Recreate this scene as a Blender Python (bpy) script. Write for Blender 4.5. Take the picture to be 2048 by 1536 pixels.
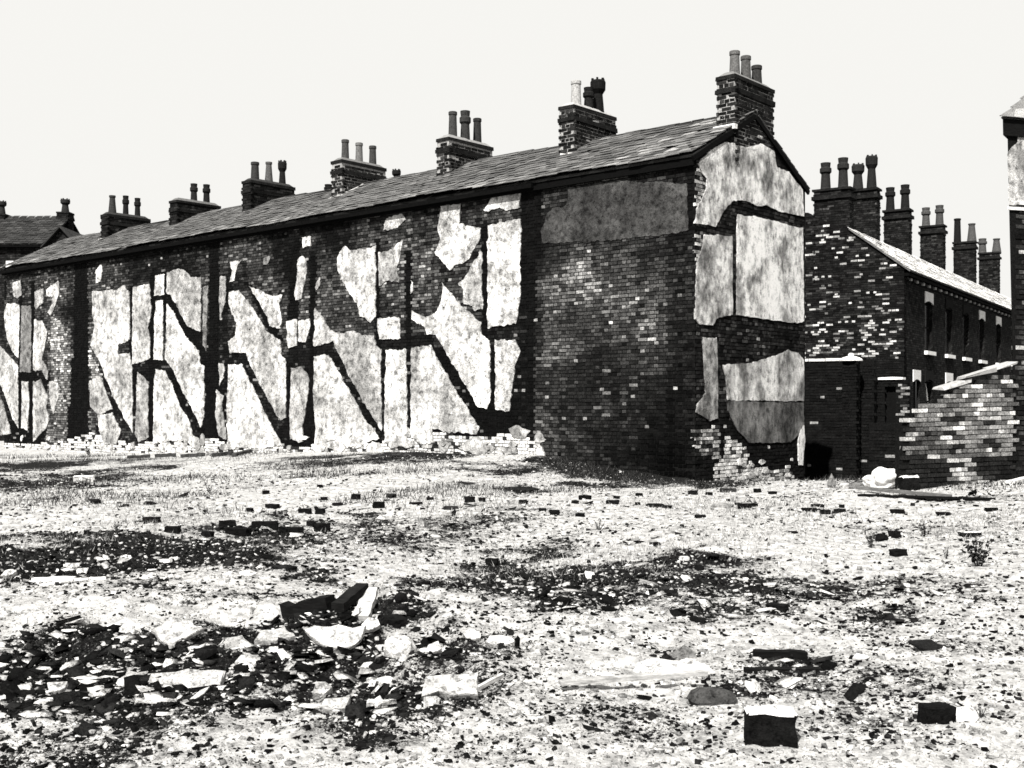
import bpy, bmesh, math, random
import numpy as np
from mathutils import Vector, Matrix, noise as mnoise

rnd = random.Random(7)
nr = np.random.RandomState(11)
for o in list(bpy.data.objects):
    bpy.data.objects.remove(o)
scene = bpy.context.scene
COL = scene.collection

# ------------------------------------------------------------------ camera
FOC, HX, HY = 2325.0, 1024.0, 815.0          # focal length and horizon of the 2048 px photograph
AZ = math.radians(48.9)
CR = Vector((math.sin(AZ), math.cos(AZ), 0))  # camera right
CF = Vector((-math.cos(AZ), math.sin(AZ), 0)) # camera forward
UP = Vector((0, 0, 1))
CAM = -(22.3*CF + 3.51*CR); CAM.z = 1.39
cam = bpy.data.cameras.new('camera')
cam.sensor_width = 36.0
cam.lens = 36.0*FOC/2048.0
cam.shift_y = (HY-768.0)/2048.0
cam.clip_end = 2000.0
cam_o = bpy.data.objects.new('camera', cam)
COL.objects.link(cam_o)
cam_o.matrix_world = Matrix.Translation(CAM) @ Matrix((CR, UP, -CF)).transposed().to_4x4()
scene.camera = cam_o

# ------------------------------------------------------------------ world, sun, exposure
SUN_EL = math.radians(50)
sa = math.radians(20)                          # from the normal of the long wall towards the gable
to_sun = Vector((math.sin(sa)*math.cos(SUN_EL), -math.cos(sa)*math.cos(SUN_EL), math.sin(SUN_EL)))
world = bpy.data.worlds.new('World')
scene.world = world
world.use_nodes = True
wn = world.node_tree
wn.nodes.clear()
sky = wn.nodes.new('ShaderNodeTexSky')
sky.sky_type = 'NISHITA'
sky.sun_disc = False
sky.sun_elevation = SUN_EL
sky.sun_rotation = math.atan2(to_sun.x, to_sun.y)
sky.dust_density = 4.0
sky.air_density = 2.0
bw = wn.nodes.new('ShaderNodeRGBToBW')
mn = wn.nodes.new('ShaderNodeMath'); mn.operation = 'MINIMUM'
SKY_STRENGTH = 0.15
EXPOSURE = 1.15
mn.inputs[1].default_value = 0.925/(2**EXPOSURE)/SKY_STRENGTH   # plain white overcast-bright film sky
tint = wn.nodes.new('ShaderNodeMixRGB'); tint.blend_type = 'MULTIPLY'; tint.inputs[0].default_value = 1
tint.inputs[2].default_value = (1.0, 0.99, 0.955, 1)
bg = wn.nodes.new('ShaderNodeBackground'); bg.inputs[1].default_value = SKY_STRENGTH
wo = wn.nodes.new('ShaderNodeOutputWorld')
wn.links.new(sky.outputs[0], bw.inputs[0]); wn.links.new(bw.outputs[0], mn.inputs[0])
wn.links.new(mn.outputs[0], tint.inputs[1]); wn.links.new(tint.outputs[0], bg.inputs[0])
wn.links.new(bg.outputs[0], wo.inputs[0])
sun = bpy.data.lights.new('sun', 'SUN')
sun.energy = 4.6
sun.angle = math.radians(0.55)
sun.color = (1.0, 0.985, 0.95)
sun_o = bpy.data.objects.new('sun', sun)
COL.objects.link(sun_o)
sun_o.rotation_euler = to_sun.to_track_quat('Z', 'Y').to_euler()
sun_o.location = (0, -10, 30)
vs = scene.view_settings
vs.view_transform = 'Standard'; vs.look = 'None'; vs.exposure = EXPOSURE; vs.gamma = 1.0
scene.cycles.max_bounces = 6
scene.cycles.filter_width = 1.6                # the soft, grainy print

# ------------------------------------------------------------------ geometry of the view (used to measure where things stand)
def ray(px, py):
    return CF + CR*((px-HX)/FOC) + UP*((HY-py)/FOC)
def at(px, py, f):
    return CAM + ray(px, py)*f
def on_long(px, py):                            # point of the long wall (plane y = 0) -> (x, z)
    d = ray(px, py); t = -CAM.y/d.y; p = CAM + d*t
    return (p.x, p.z)
def on_gable(px, py):                           # point of the gable (plane x = 0) -> (y, z)
    d = ray(px, py); t = -CAM.x/d.x; p = CAM + d*t
    return (p.y, p.z)

# ------------------------------------------------------------------ terrain height
def height(x, y):
    """gentle waste ground: soil banked against the terrace, a rise on the right, hollows on the left (numpy arrays)"""
    x = np.asarray(x, float); y = np.asarray(y, float)
    bank = np.interp(-x, [-1, 0, 1.6, 3.8, 7.5, 11, 14, 20, 23, 30], [0, 0, .13, .37, .34, .26, .17, 0, -.05, -.05])
    z = bank*np.exp(-np.clip(-y, 0, None)**1.5/9.0)
    dx = x-CAM.x; dy = y-CAM.y
    r = dx*CR.x+dy*CR.y; f = dx*CF.x+dy*CF.y
    z = z + .24*np.exp(-((r-9.0)/3.0)**2-((f-18)/4.0)**2)
    z = z - .12*np.exp(-((r+8.5)/2.2)**2-((f-24)/2.2)**2)
    z = z - .10*np.exp(-((r+1.4)/1.6)**2-((f-6.6)/1.0)**2) + .07*np.exp(-((r+.6)/1.2)**2-((f-8.2)/.7)**2)
    drop = np.clip((f-21.7)*.085, 0, .85)*np.maximum(np.clip((x+.15)*4, 0, 1), np.clip((y-4.55)*4, 0, 1))*np.clip((60-f)/20, 0, 1)*np.clip((r+2)/4, 0, 1)
    z = z - drop
    z = z + .05*np.sin(r*.9+f*.45)*np.exp(-((f-13)/8)**2) + .03*np.sin(r*1.9-f*.8+1)*np.exp(-((f-10)/7)**2)
    return z
def vnoise(x, y, sc, seed):
    x = x*sc; y = y*sc; xi = np.floor(x).astype(int); yi = np.floor(y).astype(int); fx = x-xi; fy = y-yi
    fx = fx*fx*(3-2*fx); fy = fy*fy*(3-2*fy)
    def hsh(i, j):
        v = np.sin(i*127.1+j*311.7+seed*74.7)*43758.5453; return v-np.floor(v)
    return (hsh(xi, yi)*(1-fx)+hsh(xi+1, yi)*fx)*(1-fy)+(hsh(xi, yi+1)*(1-fx)+hsh(xi+1, yi+1)*fx)*fy
def micro(x, y, f):
    dx = x-CAM.x; dy = y-CAM.y; r = dx*CR.x+dy*CR.y
    heap = np.exp(-((r+1.5)/1.7)**4-((f-6.7)/1.5)**4)
    m_ = .05*(vnoise(x, y, 1.6, 1)-.5)+.045*(vnoise(x, y, 5, 2)-.5)+.03*(vnoise(x, y, 13, 3)-.5)
    return np.exp(-np.clip(f, 0, None)/40)*m_ + heap*(.16*(vnoise(x, y, 3.1, 4)-.45)+.08*(vnoise(x, y, 8, 5)-.5))
def hz(x, y):
    return float(height(np.array([x]), np.array([y]))[0])
def ground(px, py):
    """point of the ground seen at this place of the photograph"""
    d = ray(px, py); t = 4.0; step = .04
    for i in range(2200):
        p = CAM + d*t
        if p.z <= hz(p.x, p.y):
            return p
        t += step*(1+t*.02)
    return p

# ------------------------------------------------------------------ materials
def nodes_of(name):
    m = bpy.data.materials.new(name); m.use_nodes = True
    t = m.node_tree; t.nodes.clear()
    out = t.nodes.new('ShaderNodeOutputMaterial'); b = t.nodes.new('ShaderNodeBsdfPrincipled')
    b.inputs['Roughness'].default_value = .95
    b.inputs['Specular IOR Level'].default_value = 0.04
    t.links.new(b.outputs[0], out.inputs[0])
    return m, t, b
def math_node(t, op, a, b=None):
    n = t.nodes.new('ShaderNodeMath'); n.operation = op
    for i, v in enumerate((a, b)):
        if v is None: continue
        if isinstance(v, (int, float)): n.inputs[i].default_value = v
        else: t.links.new(v, n.inputs[i])
    return n.outputs[0]
def noise_node(t, scale, detail=4, rough=.6, vec=None, stretch=None):
    n = t.nodes.new('ShaderNodeTexNoise')
    n.inputs['Scale'].default_value = scale; n.inputs['Detail'].default_value = detail; n.inputs['Roughness'].default_value = rough
    if vec is None:
        tc = t.nodes.new('ShaderNodeNewGeometry'); vec = tc.outputs['Position']
    if stretch:
        mp = t.nodes.new('ShaderNodeMapping'); mp.inputs['Scale'].default_value = stretch
        t.links.new(vec, mp.inputs[0]); vec = mp.outputs[0]
    t.links.new(vec, n.inputs['Vector'])
    return n.outputs['Fac']
def ramp(t, fac, stops, interp='LINEAR'):
    r = t.nodes.new('ShaderNodeValToRGB'); r.color_ramp.interpolation = interp
    e = r.color_ramp.elements
    while len(e) < len(stops): e.new(.5)
    for k, (p, v) in enumerate(stops):
        e[k].position = p; e[k].color = (v, v, v, 1)
    t.links.new(fac, r.inputs[0])
    return r.outputs[0]
def grey_to(t, b, val, tintc=(1, .985, .965)):
    c = t.nodes.new('ShaderNodeCombineColor')
    for i in range(3):
        t.links.new(math_node(t, 'MULTIPLY', val, tintc[i]), c.inputs[i])
    t.links.new(c.outputs[0], b.inputs['Base Color'])
def bump(t, b, h, strength=.5, dist=.01):
    n = t.nodes.new('ShaderNodeBump'); n.inputs['Strength'].default_value = strength; n.inputs['Distance'].default_value = dist
    t.links.new(h, n.inputs['Height']); t.links.new(n.outputs[0], b.inputs['Normal'])
def toned(name, layers, bumps=None, rough=.95, spec=.04, tone=None):
    """colour = tone attribute (or value) times every noise layer (scale, detail, rough, stops, stretch)"""
    m, t, b = nodes_of(name)
    b.inputs['Roughness'].default_value = rough; b.inputs['Specular IOR Level'].default_value = spec
    if tone is None:
        a = t.nodes.new('ShaderNodeAttribute'); a.attribute_name = 'tone'; val = a.outputs['Fac']
    else:
        v = t.nodes.new('ShaderNodeValue'); v.outputs[0].default_value = tone; val = v.outputs[0]
    for (sc, de, ro, stops, stretch) in layers:
        val = math_node(t, 'MULTIPLY', val, ramp(t, noise_node(t, sc, de, ro, stretch=stretch), stops))
    grey_to(t, b, math_node(t, 'MINIMUM', val, .86))
    if bumps: bump(t, b, noise_node(t, bumps[0], 6, .65), bumps[1], bumps[2])
    return m
M = {}
M['brick'] = toned('sooty_brick', [(38, 4, .7, [(.3, .35), (.5, .9), (.68, 1.9)], None), (5, 3, .6, [(.3, .6), (.7, 1.35)], None)], (90, .5, .006))
M['mortar'] = toned('dark_mortar', [(30, 4, .7, [(.3, .4), (.7, 1.8)], None)], (80, .5, .006), tone=.005)
M['pale_mortar'] = toned('pale_mortar', [(30, 4, .7, [(.3, .25), (.5, .9), (.7, 1.5)], None)], (80, .5, .006), tone=.30)
M['plaster'] = toned('wall_plaster', [(1.0, 6, .65, [(.36, .45), (.5, .9), (.62, 1.5)], None), (6, 7, .75, [(.36, .22), (.47, .75), (.56, 1.15)], None),
                     (26, 4, .8, [(.33, .25), (.46, .95), (.6, 1.15)], None), (4.5, 6, .8, [(.345, .02), (.385, 1.0)], None), (85, 2, .8, [(.36, .45), (.55, 1.1)], None)], (30, .8, .02))
M['gable_plaster'] = toned('gable_plaster', [(1.5, 5, .62, [(.38, .3), (.5, .9), (.62, 1.6)], (1, 1, .8)), (9, 6, .75, [(.36, .3), (.5, 1.0), (.62, 1.3)], (1, 1, .7)),
                     (46, 3, .75, [(.32, .4), (.5, 1.1)], None), (100, 2, .8, [(.36, .55), (.55, 1.1)], None)], (30, .8, .02))
M['slate'] = toned('roof_slate', [(110, 3, .85, [(.36, .2), (.5, .9), (.62, 2.1)], None), (2.0, 4, .6, [(.3, .65), (.7, 1.3)], None)], (60, .4, .006), rough=.8, spec=.12)
M['pot'] = toned('clay_pot', [(30, 4, .75, [(.32, .4), (.5, .95), (.66, 1.5)], None)], (60, .4, .004), rough=.85)
M['timber'] = toned('weathered_timber', [(12, 5, .7, [(.3, .4), (.7, 1.5)], (1, 1, 6))], (40, .5, .006))
M['rubble'] = toned('rubble_stone', [(14, 7, .75, [(.34, .15), (.46, .8), (.6, 1.2)], None), (60, 4, .8, [(.34, .3), (.5, 1.05)], None)], (35, .9, .02))
M['stone'] = toned('pale_stone', [(16, 5, .7, [(.32, .55), (.5, 1.0), (.7, 1.1)], None)], (35, .4, .006))
M['leaf'] = toned('weed_leaf', [(20, 3, .6, [(.3, .5), (.7, 1.5)], None)])
M['metal'] = toned('dark_iron', [(25, 3, .6, [(.3, .6), (.7, 1.5)], None)], tone=.003, spec=.02, rough=.8)
m, t, b = nodes_of('window_glass')
b.inputs['Base Color'].default_value = (.004, .004, .004, 1); b.inputs['Roughness'].default_value = .25; b.inputs['Specular IOR Level'].default_value = .15
M['glass'] = m
# brick facade seen from far away
m, t, b = nodes_of('far_brickwork')
geo = t.nodes.new('ShaderNodeTexCoord')
bt = t.nodes.new('ShaderNodeTexBrick')
bt.inputs['Scale'].default_value = 1.0; bt.inputs['Brick Width'].default_value = .235; bt.inputs['Row Height'].default_value = .078
bt.inputs['Mortar Size'].default_value = .011
bt.inputs['Color1'].default_value = (.006, .006, .006, 1); bt.inputs['Color2'].default_value = (.026, .026, .026, 1); bt.inputs['Mortar'].default_value = (.004, .004, .004, 1)
t.links.new(geo.outputs['UV'], bt.inputs['Vector'])
bwn = t.nodes.new('ShaderNodeRGBToBW'); t.links.new(bt.outputs['Color'], bwn.inputs[0])
grey_to(t, b, math_node(t, 'MULTIPLY', bwn.outputs[0], ramp(t, noise_node(t, 6, 5, .7), [(.35, .35), (.55, 1.1), (.7, 2.5)])))
M['far_brick'] = m
# ground: pale rubble dust, broken by dark cinder and painted debris shade where the ash attribute is high
m, t, b = nodes_of('waste_ground')
a = t.nodes.new('ShaderNodeAttribute'); a.attribute_name = 'ash_shade'
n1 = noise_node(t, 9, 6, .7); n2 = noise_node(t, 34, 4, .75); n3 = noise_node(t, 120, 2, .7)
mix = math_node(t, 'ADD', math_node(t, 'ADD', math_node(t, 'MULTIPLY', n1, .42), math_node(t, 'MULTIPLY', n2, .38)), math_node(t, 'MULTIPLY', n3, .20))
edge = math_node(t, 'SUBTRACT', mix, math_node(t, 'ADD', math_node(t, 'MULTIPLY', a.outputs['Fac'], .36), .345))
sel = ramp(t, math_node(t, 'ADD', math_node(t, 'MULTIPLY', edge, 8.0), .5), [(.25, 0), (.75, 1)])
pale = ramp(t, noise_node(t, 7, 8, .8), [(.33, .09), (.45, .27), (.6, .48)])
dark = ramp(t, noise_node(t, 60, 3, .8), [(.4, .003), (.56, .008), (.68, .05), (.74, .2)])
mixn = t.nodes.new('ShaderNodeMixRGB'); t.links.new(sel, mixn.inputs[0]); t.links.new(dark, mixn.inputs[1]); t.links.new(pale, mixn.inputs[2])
bwn = t.nodes.new('ShaderNodeRGBToBW'); t.links.new(mixn.outputs[0], bwn.inputs[0])
grey_to(t, b, bwn.outputs[0])
bump(t, b, mix, .8, .05)
M['ground'] = m

# ------------------------------------------------------------------ mesh and object helpers
BASE = {}                                       # world place of each thing's Empty
def link(o, parent=None):
    COL.objects.link(o)
    if parent is not None:
        o.parent = parent
        BASE[o.name] = BASE[parent.name]
    return o
def tag(o, label=None, cat=None, group=None, kind=None):
    if label: o['label'] = label
    if cat: o['category'] = cat
    if group: o['group'] = group
    if kind: o['kind'] = kind
    return o
def thing(name, loc, label, cat, group=None):
    o = bpy.data.objects.new(name, None); o.empty_display_size = .2
    o.location = loc; COL.objects.link(o); BASE[o.name] = Vector(loc)
    return tag(o, label, cat, group)
class MB:
    def __init__(s): s.v = []; s.f = []; s.t = []; s.uv = []
    def quadface(s, pts, tone=.5, uv=None):
        k = len(s.v); s.v += [tuple(p) for p in pts]; s.f.append(tuple(range(k, k+len(pts)))); s.t.append(tone)
        s.uv.append(uv)
    def hexa(s, c, tone=.5, skip=()):           # 8 corners: bottom ring 0-3, top ring 4-7
        k = len(s.v); s.v += [tuple(p) for p in c]
        for i, q in enumerate(((0, 3, 2, 1), (4, 5, 6, 7), (0, 1, 5, 4), (1, 2, 6, 5), (2, 3, 7, 6), (3, 0, 4, 7))):
            if i in skip: continue
            s.f.append(tuple(k+j for j in q)); s.t.append(tone); s.uv.append(None)
    def box(s, o, ex, ey, ez, tone=.5, jit=0.0, skip=()):   # corner o and three edge vectors
        o, ex, ey, ez = Vector(o), Vector(ex), Vector(ey), Vector(ez)
        c = [o, o+ex, o+ex+ey, o+ey, o+ez, o+ex+ez, o+ex+ey+ez, o+ey+ez]
        if jit: c = [p+Vector((rnd.uniform(-jit, jit), rnd.uniform(-jit, jit), rnd.uniform(-jit, jit))) for p in c]
        s.hexa(c, tone, skip)
    def lathe(s, c, prof, n=14, tone=.3, jit=0, cap=True):  # profile of (radius, z)
        c = Vector(c); k = len(s.v)
        for (r, z) in prof:
            for i in range(n):
                a = 2*math.pi*i/n; rr = r*(1+rnd.uniform(-jit, jit))
                s.v.append((c.x+rr*math.cos(a), c.y+rr*math.sin(a), c.z+z))
        for j in range(len(prof)-1):
            for i in range(n):
                s.f.append((k+j*n+i, k+j*n+(i+1) % n, k+(j+1)*n+(i+1) % n, k+(j+1)*n+i)); s.t.append(tone); s.uv.append(None)
        if cap:
            s.f.append(tuple(k+(len(prof)-1)*n+i for i in range(n))); s.t.append(tone*.3); s.uv.append(None)
    def build(s, name, mat, parent=None, smooth=False):
        me = bpy.data.meshes.new(name)
        off = BASE[parent.name] if parent is not None else Vector((0, 0, 0))
        me.from_pydata([(x-off.x, y-off.y, z-off.z) for (x, y, z) in s.v], [], s.f)
        at_ = me.attributes.new('tone', 'FLOAT', 'FACE'); at_.data.foreach_set('value', s.t)
        if any(u is not None for u in s.uv):
            ul = me.uv_layers.new(name='UVMap')
            for p, u in zip(me.polygons, s.uv):
                if u is not None:
                    for li, c in zip(p.loop_indices, u): ul.data[li].uv = c
        me.materials.append(M[mat] if isinstance(mat, str) else mat)
        if smooth: me.polygons.foreach_set('use_smooth', [True]*len(me.polygons))
        me.update()
        o = bpy.data.objects.new(name, me)
        if parent is None:
            COL.objects.link(o); BASE[o.name] = Vector((0, 0, 0))
            return o
        return link(o, parent)
def poly_in(poly, x, y):
    c = False; j = len(poly)-1
    for i in range(len(poly)):
        xi, yi = poly[i]; xj, yj = poly[j]
        if (yi > y) != (yj > y) and x < (xj-xi)*(y-yi)/(yj-yi)+xi: c = not c
        j = i
    return c
def bbox(poly):
    xs = [p[0] for p in poly]; ys = [p[1] for p in poly]
    return min(xs), min(ys), max(xs), max(ys)
class Shapes:
    def __init__(s, polys): s.p = [(bbox(q), q) for q in polys]
    def hit(s, x, y):
        for (a, b_, c, d), q in s.p:
            if a <= x <= c and b_ <= y <= d and poly_in(q, x, y): return True
        return False
def n2(x, y, sc, seed=0):
    return mnoise.noise(Vector((x*sc+seed*17.3, y*sc-seed*9.1, seed*3.7)))
# bricks of one wall: plane through O, along e, outward n.
BRICK_VARIANTS = {}
def brick_mesh(level, var, ln):
    key = (level, var, ln)
    if key not in BRICK_VARIANTS:
        mb = MB(); r2 = random.Random(level*31+var*7+int(ln*1000))
        L, D, H = ln-.016, .10, .060
        c = []
        for zz in (0, H):
            for (xx, yy) in ((0, 0), (L, 0), (L, D), (0, D)):
                c.append(Vector((xx-L/2+r2.uniform(-.004, .004), yy-D/2+r2.uniform(-.003, .003), zz-H/2+r2.uniform(-.003, .003))))
        mb.hexa(c, .0025*1.5**level)
        me = bpy.data.meshes.new('brick'); me.from_pydata([tuple(p) for p in mb.v], [], mb.f)
        a_ = me.attributes.new('tone', 'FLOAT', 'FACE'); a_.data.foreach_set('value', mb.t)
        me.materials.append(M['brick']); BRICK_VARIANTS[key] = me
    return BRICK_VARIANTS[key]
def brickwork(parent, O, e, n, u0, u1, z0, z1, inside, tone, single=0, course=.075, blen=.235, proud=.010, seed=0, stuff_name='brickwork', tilt=0.0, bond=4):
    """real bricks standing proud of their mortar bed; the nearest ones (single) are objects of their own"""
    O = Vector(O); e = Vector(e).normalized(); n = Vector(n).normalized(); w = UP + e*0
    e2 = (e + UP*tilt)
    cand = []
    nrow = int((z1-z0)/course)
    r = random.Random(seed+5)
    for j in range(nrow):
        z = z0+(j+.5)*course
        head = (j % bond == bond-1)
        L = blen/2 if head else blen
        u = u0 - (.25*blen if head else (blen/2 if j % 2 else 0)) - r.random()*.02
        while u < u1:
            uc = u+L/2
            if uc > u0 and uc < u1 and inside(uc, z, L):
                cand.append((uc, z, L, tone(uc, z), r.uniform(-.007, .007), r.uniform(-.006, .006)))
            u += L
    def pos(c): return O + e2*c[0] + UP*(c[1]+c[5]*.3) + n*(proud+c[4])
    if single:
        order = sorted(range(len(cand)), key=lambda i: (pos(cand[i])-CAM).length*(1.0 if cand[i][3] > .006 else 1.15))
        pick = set(order[:single])
    else: pick = set()
    R = Matrix((e2, -n, UP)).transposed().to_4x4()
    base = BASE[parent.name]
    mb = MB()
    for i, c in enumerate(cand):
        p = pos(c)
        if i in pick:
            lv = max(0, min(13, round(math.log(max(c[3], .0026)/.0025)/math.log(1.5))))
            o = bpy.data.objects.new('brick', brick_mesh(lv, i % 4, c[2]))
            mt = R.copy(); mt.translation = p - n*.05 - base
            o.matrix_local = mt @ Matrix.Rotation(c[5]*1.2, 4, 'Y') @ Matrix.Rotation(c[4]*2, 4, 'Z')
            link(o, parent); o.matrix_local = mt @ Matrix.Rotation(c[5]*1.2, 4, 'Y') @ Matrix.Rotation(c[4]*2, 4, 'Z')
        else:
            L = c[2]-.016; h = course-.015
            jx = e2*(L/2); jz = UP*(h/2)
            d = n*.05
            cs = [p-jx-jz-d, p+jx-jz-d, p+jx+jz-d, p-jx+jz-d]
            fr = [q+d+e*r.uniform(-.004, .004)+UP*r.uniform(-.004, .004)+n*r.uniform(-.004, .004) for q in cs]
            k = len(mb.v); mb.v += [tuple(q) for q in cs+fr]
            for q in ((4, 5, 6, 7), (0, 1, 5, 4), (1, 2, 6, 5), (2, 3, 7, 6), (3, 0, 4, 7)):
                mb.f.append(tuple(k+x for x in q)); mb.t.append(c[3]); mb.uv.append(None)
    if mb.f:
        o = mb.build(stuff_name, 'brick', parent); o['kind'] = 'stuff'
def ragged(poly, step=.045, amp=.016, seed=0):
    out = []; N = len(poly)
    for i in range(N):
        a_, b_ = Vector(poly[i]), Vector(poly[(i+1) % N]); d = b_-a_; L = d.length
        if L < 1e-5: continue
        nn = Vector((-d.y, d.x))/L; k = max(1, int(L/step))
        for j in range(k):
            p = a_+d*(j/k)
            q = mnoise.noise(Vector((p.x*3.1+seed, p.y*3.1, 4.2)))*1.3+mnoise.noise(Vector((p.x*9+seed, p.y*9, 1.7)))*1.1+mnoise.noise(Vector((p.x*23+seed, p.y*23, 5.7)))*.7
            out.append(p+nn*amp*q)
    return out
def plaster(parent, poly, frame, thick, tone, mat, seed, name='plaster_patch', amp=.016):
    """a sheet of plaster with its own ragged outline and thickness; frame maps (u, z, depth) to the place"""
    pts = ragged(poly, amp=amp, seed=seed)
    area = sum(pts[i].x*pts[(i+1) % len(pts)].y-pts[(i+1) % len(pts)].x*pts[i].y for i in range(len(pts)))
    mb = MB()
    fr = [frame(p.x, p.y, thick) for p in pts]; bk = [frame(p.x, p.y, -.02) for p in pts]
    mb.quadface(fr if True else fr[::-1], tone)
    for i in range(len(pts)):
        j = (i+1) % len(pts); mb.quadface((fr[i], bk[i], bk[j], fr[j]), tone*.7)
    return mb.build(name, mat, parent)
def wall_box(parent, name, mat, O, e, n, L, H, D, tone=.3, z0=-.8):
    mb = MB(); mb.box(Vector(O)+UP*z0, Vector(e)*L, -Vector(n)*D, UP*(H-z0), tone)
    return mb.build(name, mat, parent)

# ================================================================== ground
fs = np.concatenate([np.linspace(-4, 2.5, 14)[:-1], np.geomspace(2.5, 60, 430), np.geomspace(62, 700, 30)])
ss = np.linspace(-1, 1, 520)
FF, SS = np.meshgrid(fs, ss, indexing='ij')
RR = SS*(.72*np.abs(FF)+2.5)
GX = CAM.x+RR*CR.x+FF*CF.x; GY = CAM.y+RR*CR.y+FF*CF.y
GZ = height(GX, GY)
GZ = GZ + micro(GX, GY, FF)
# dark cinder and soot patches, with black debris shadows put into their colour: (px, py, half width px, half height px, strength) measured on the photograph, laid on the ground as ellipses
ASH_SHADE = [(110, 962, 170, 26, .9), (40, 935, 120, 14, .8), (230, 1118, 320, 46, 1.1), (480, 1100, 190, 50, .8), (640, 1100, 160, 45, .5), (820, 1070, 320, 28, .7),
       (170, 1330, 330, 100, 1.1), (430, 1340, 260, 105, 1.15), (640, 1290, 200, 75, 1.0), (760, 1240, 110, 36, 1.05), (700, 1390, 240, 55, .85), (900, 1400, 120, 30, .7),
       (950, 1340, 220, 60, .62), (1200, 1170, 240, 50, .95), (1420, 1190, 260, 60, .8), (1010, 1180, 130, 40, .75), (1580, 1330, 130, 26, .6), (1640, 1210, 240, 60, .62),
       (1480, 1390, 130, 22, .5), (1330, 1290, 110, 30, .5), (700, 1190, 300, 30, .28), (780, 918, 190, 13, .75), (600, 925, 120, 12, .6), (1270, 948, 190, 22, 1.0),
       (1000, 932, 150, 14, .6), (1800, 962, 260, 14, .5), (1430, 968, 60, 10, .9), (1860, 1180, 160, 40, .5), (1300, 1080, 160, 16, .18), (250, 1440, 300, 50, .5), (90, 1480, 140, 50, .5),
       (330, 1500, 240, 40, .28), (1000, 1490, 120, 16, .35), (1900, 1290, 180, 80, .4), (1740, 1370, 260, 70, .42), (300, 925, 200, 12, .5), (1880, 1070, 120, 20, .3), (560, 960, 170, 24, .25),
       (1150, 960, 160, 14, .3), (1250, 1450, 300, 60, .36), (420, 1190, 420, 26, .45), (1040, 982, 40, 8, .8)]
ash_shade = np.zeros_like(GX)
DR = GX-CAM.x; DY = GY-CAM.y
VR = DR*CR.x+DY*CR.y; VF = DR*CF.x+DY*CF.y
ASH_SHADE_W = []
for (px, py, wx, hy, st) in ASH_SHADE:
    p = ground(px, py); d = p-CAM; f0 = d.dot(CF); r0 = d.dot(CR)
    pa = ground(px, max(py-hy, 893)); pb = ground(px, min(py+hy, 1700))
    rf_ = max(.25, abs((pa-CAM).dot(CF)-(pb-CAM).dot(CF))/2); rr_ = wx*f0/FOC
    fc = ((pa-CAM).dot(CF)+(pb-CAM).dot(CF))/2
    ASH_SHADE_W.append((r0, fc, rr_, rf_, st))
def ash_shade_at(vr, vf, gx, gy):
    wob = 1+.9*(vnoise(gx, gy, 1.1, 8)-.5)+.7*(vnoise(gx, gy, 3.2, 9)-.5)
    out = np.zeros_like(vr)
    for (r0, fc, rr_, rf_, st) in ASH_SHADE_W:
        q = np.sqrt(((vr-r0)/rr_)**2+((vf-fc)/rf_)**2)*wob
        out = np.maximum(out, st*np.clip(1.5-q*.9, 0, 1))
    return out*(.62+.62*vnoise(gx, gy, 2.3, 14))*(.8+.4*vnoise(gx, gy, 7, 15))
ash_shade = ash_shade_at(VR, VF, GX, GY) + .40*(vnoise(VR, VF*1.9, .5, 12)-.66) + .20*(vnoise(VR, VF*1.6, 1.9, 13)-.5)
ash_shade = np.maximum(ash_shade, 1.2*np.clip((GY-.6)/1.2, 0, 1)*((GX > -1) | (GY > 4.5))*np.clip((VF-20.5)/1.0, 0, 1))  # ground of the passage turned near black
nf, ns = FF.shape
idx = np.arange(nf*ns).reshape(nf, ns)
quads = np.stack([idx[:-1, :-1], idx[:-1, 1:], idx[1:, 1:], idx[1:, :-1]], -1).reshape(-1, 4)
def fast_mesh(name, V, Q, mat, point_attr=None, face_attr=None):
    me = bpy.data.meshes.new(name); k = Q.shape[1]
    me.vertices.add(len(V)); me.vertices.foreach_set('co', V.astype(np.float32).ravel())
    me.loops.add(Q.size); me.loops.foreach_set('vertex_index', Q.astype(np.int32).ravel())
    me.polygons.add(len(Q)); me.polygons.foreach_set('loop_start', (np.arange(len(Q))*k).astype(np.int32))
    me.polygons.foreach_set('loop_total', np.full(len(Q), k, np.int32))
    for nm_, arr in (point_attr or {}).items():
        me.attributes.new(nm_, 'FLOAT', 'POINT').data.foreach_set('value', arr.astype(np.float32).ravel())
    for nm_, arr in (face_attr or {}).items():
        me.attributes.new(nm_, 'FLOAT', 'FACE').data.foreach_set('value', arr.astype(np.float32).ravel())
    me.materials.append(M[mat]); me.update(calc_edges=True); me.validate()
    o = bpy.data.objects.new(name, me); COL.objects.link(o); BASE[o.name] = Vector((0, 0, 0))
    return o
g = fast_mesh('ground', np.stack([GX, GY, GZ], -1).reshape(-1, 3), quads, 'ground', {'ash_shade': ash_shade})
g.data.polygons.foreach_set('use_smooth', [True]*len(g.data.polygons))
tag(g, 'pale rubble-strewn waste ground with black patches of cinder and painted shade', 'ground', kind='structure')
def on_ground(x, y):
    f = max(0.0, (Vector((x, y, 0))-CAM).dot(CF)); a_ = np.array([x]); b_ = np.array([y])
    z = height(a_, b_)+micro(a_, b_, f)
    return float(z[0])

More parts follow.
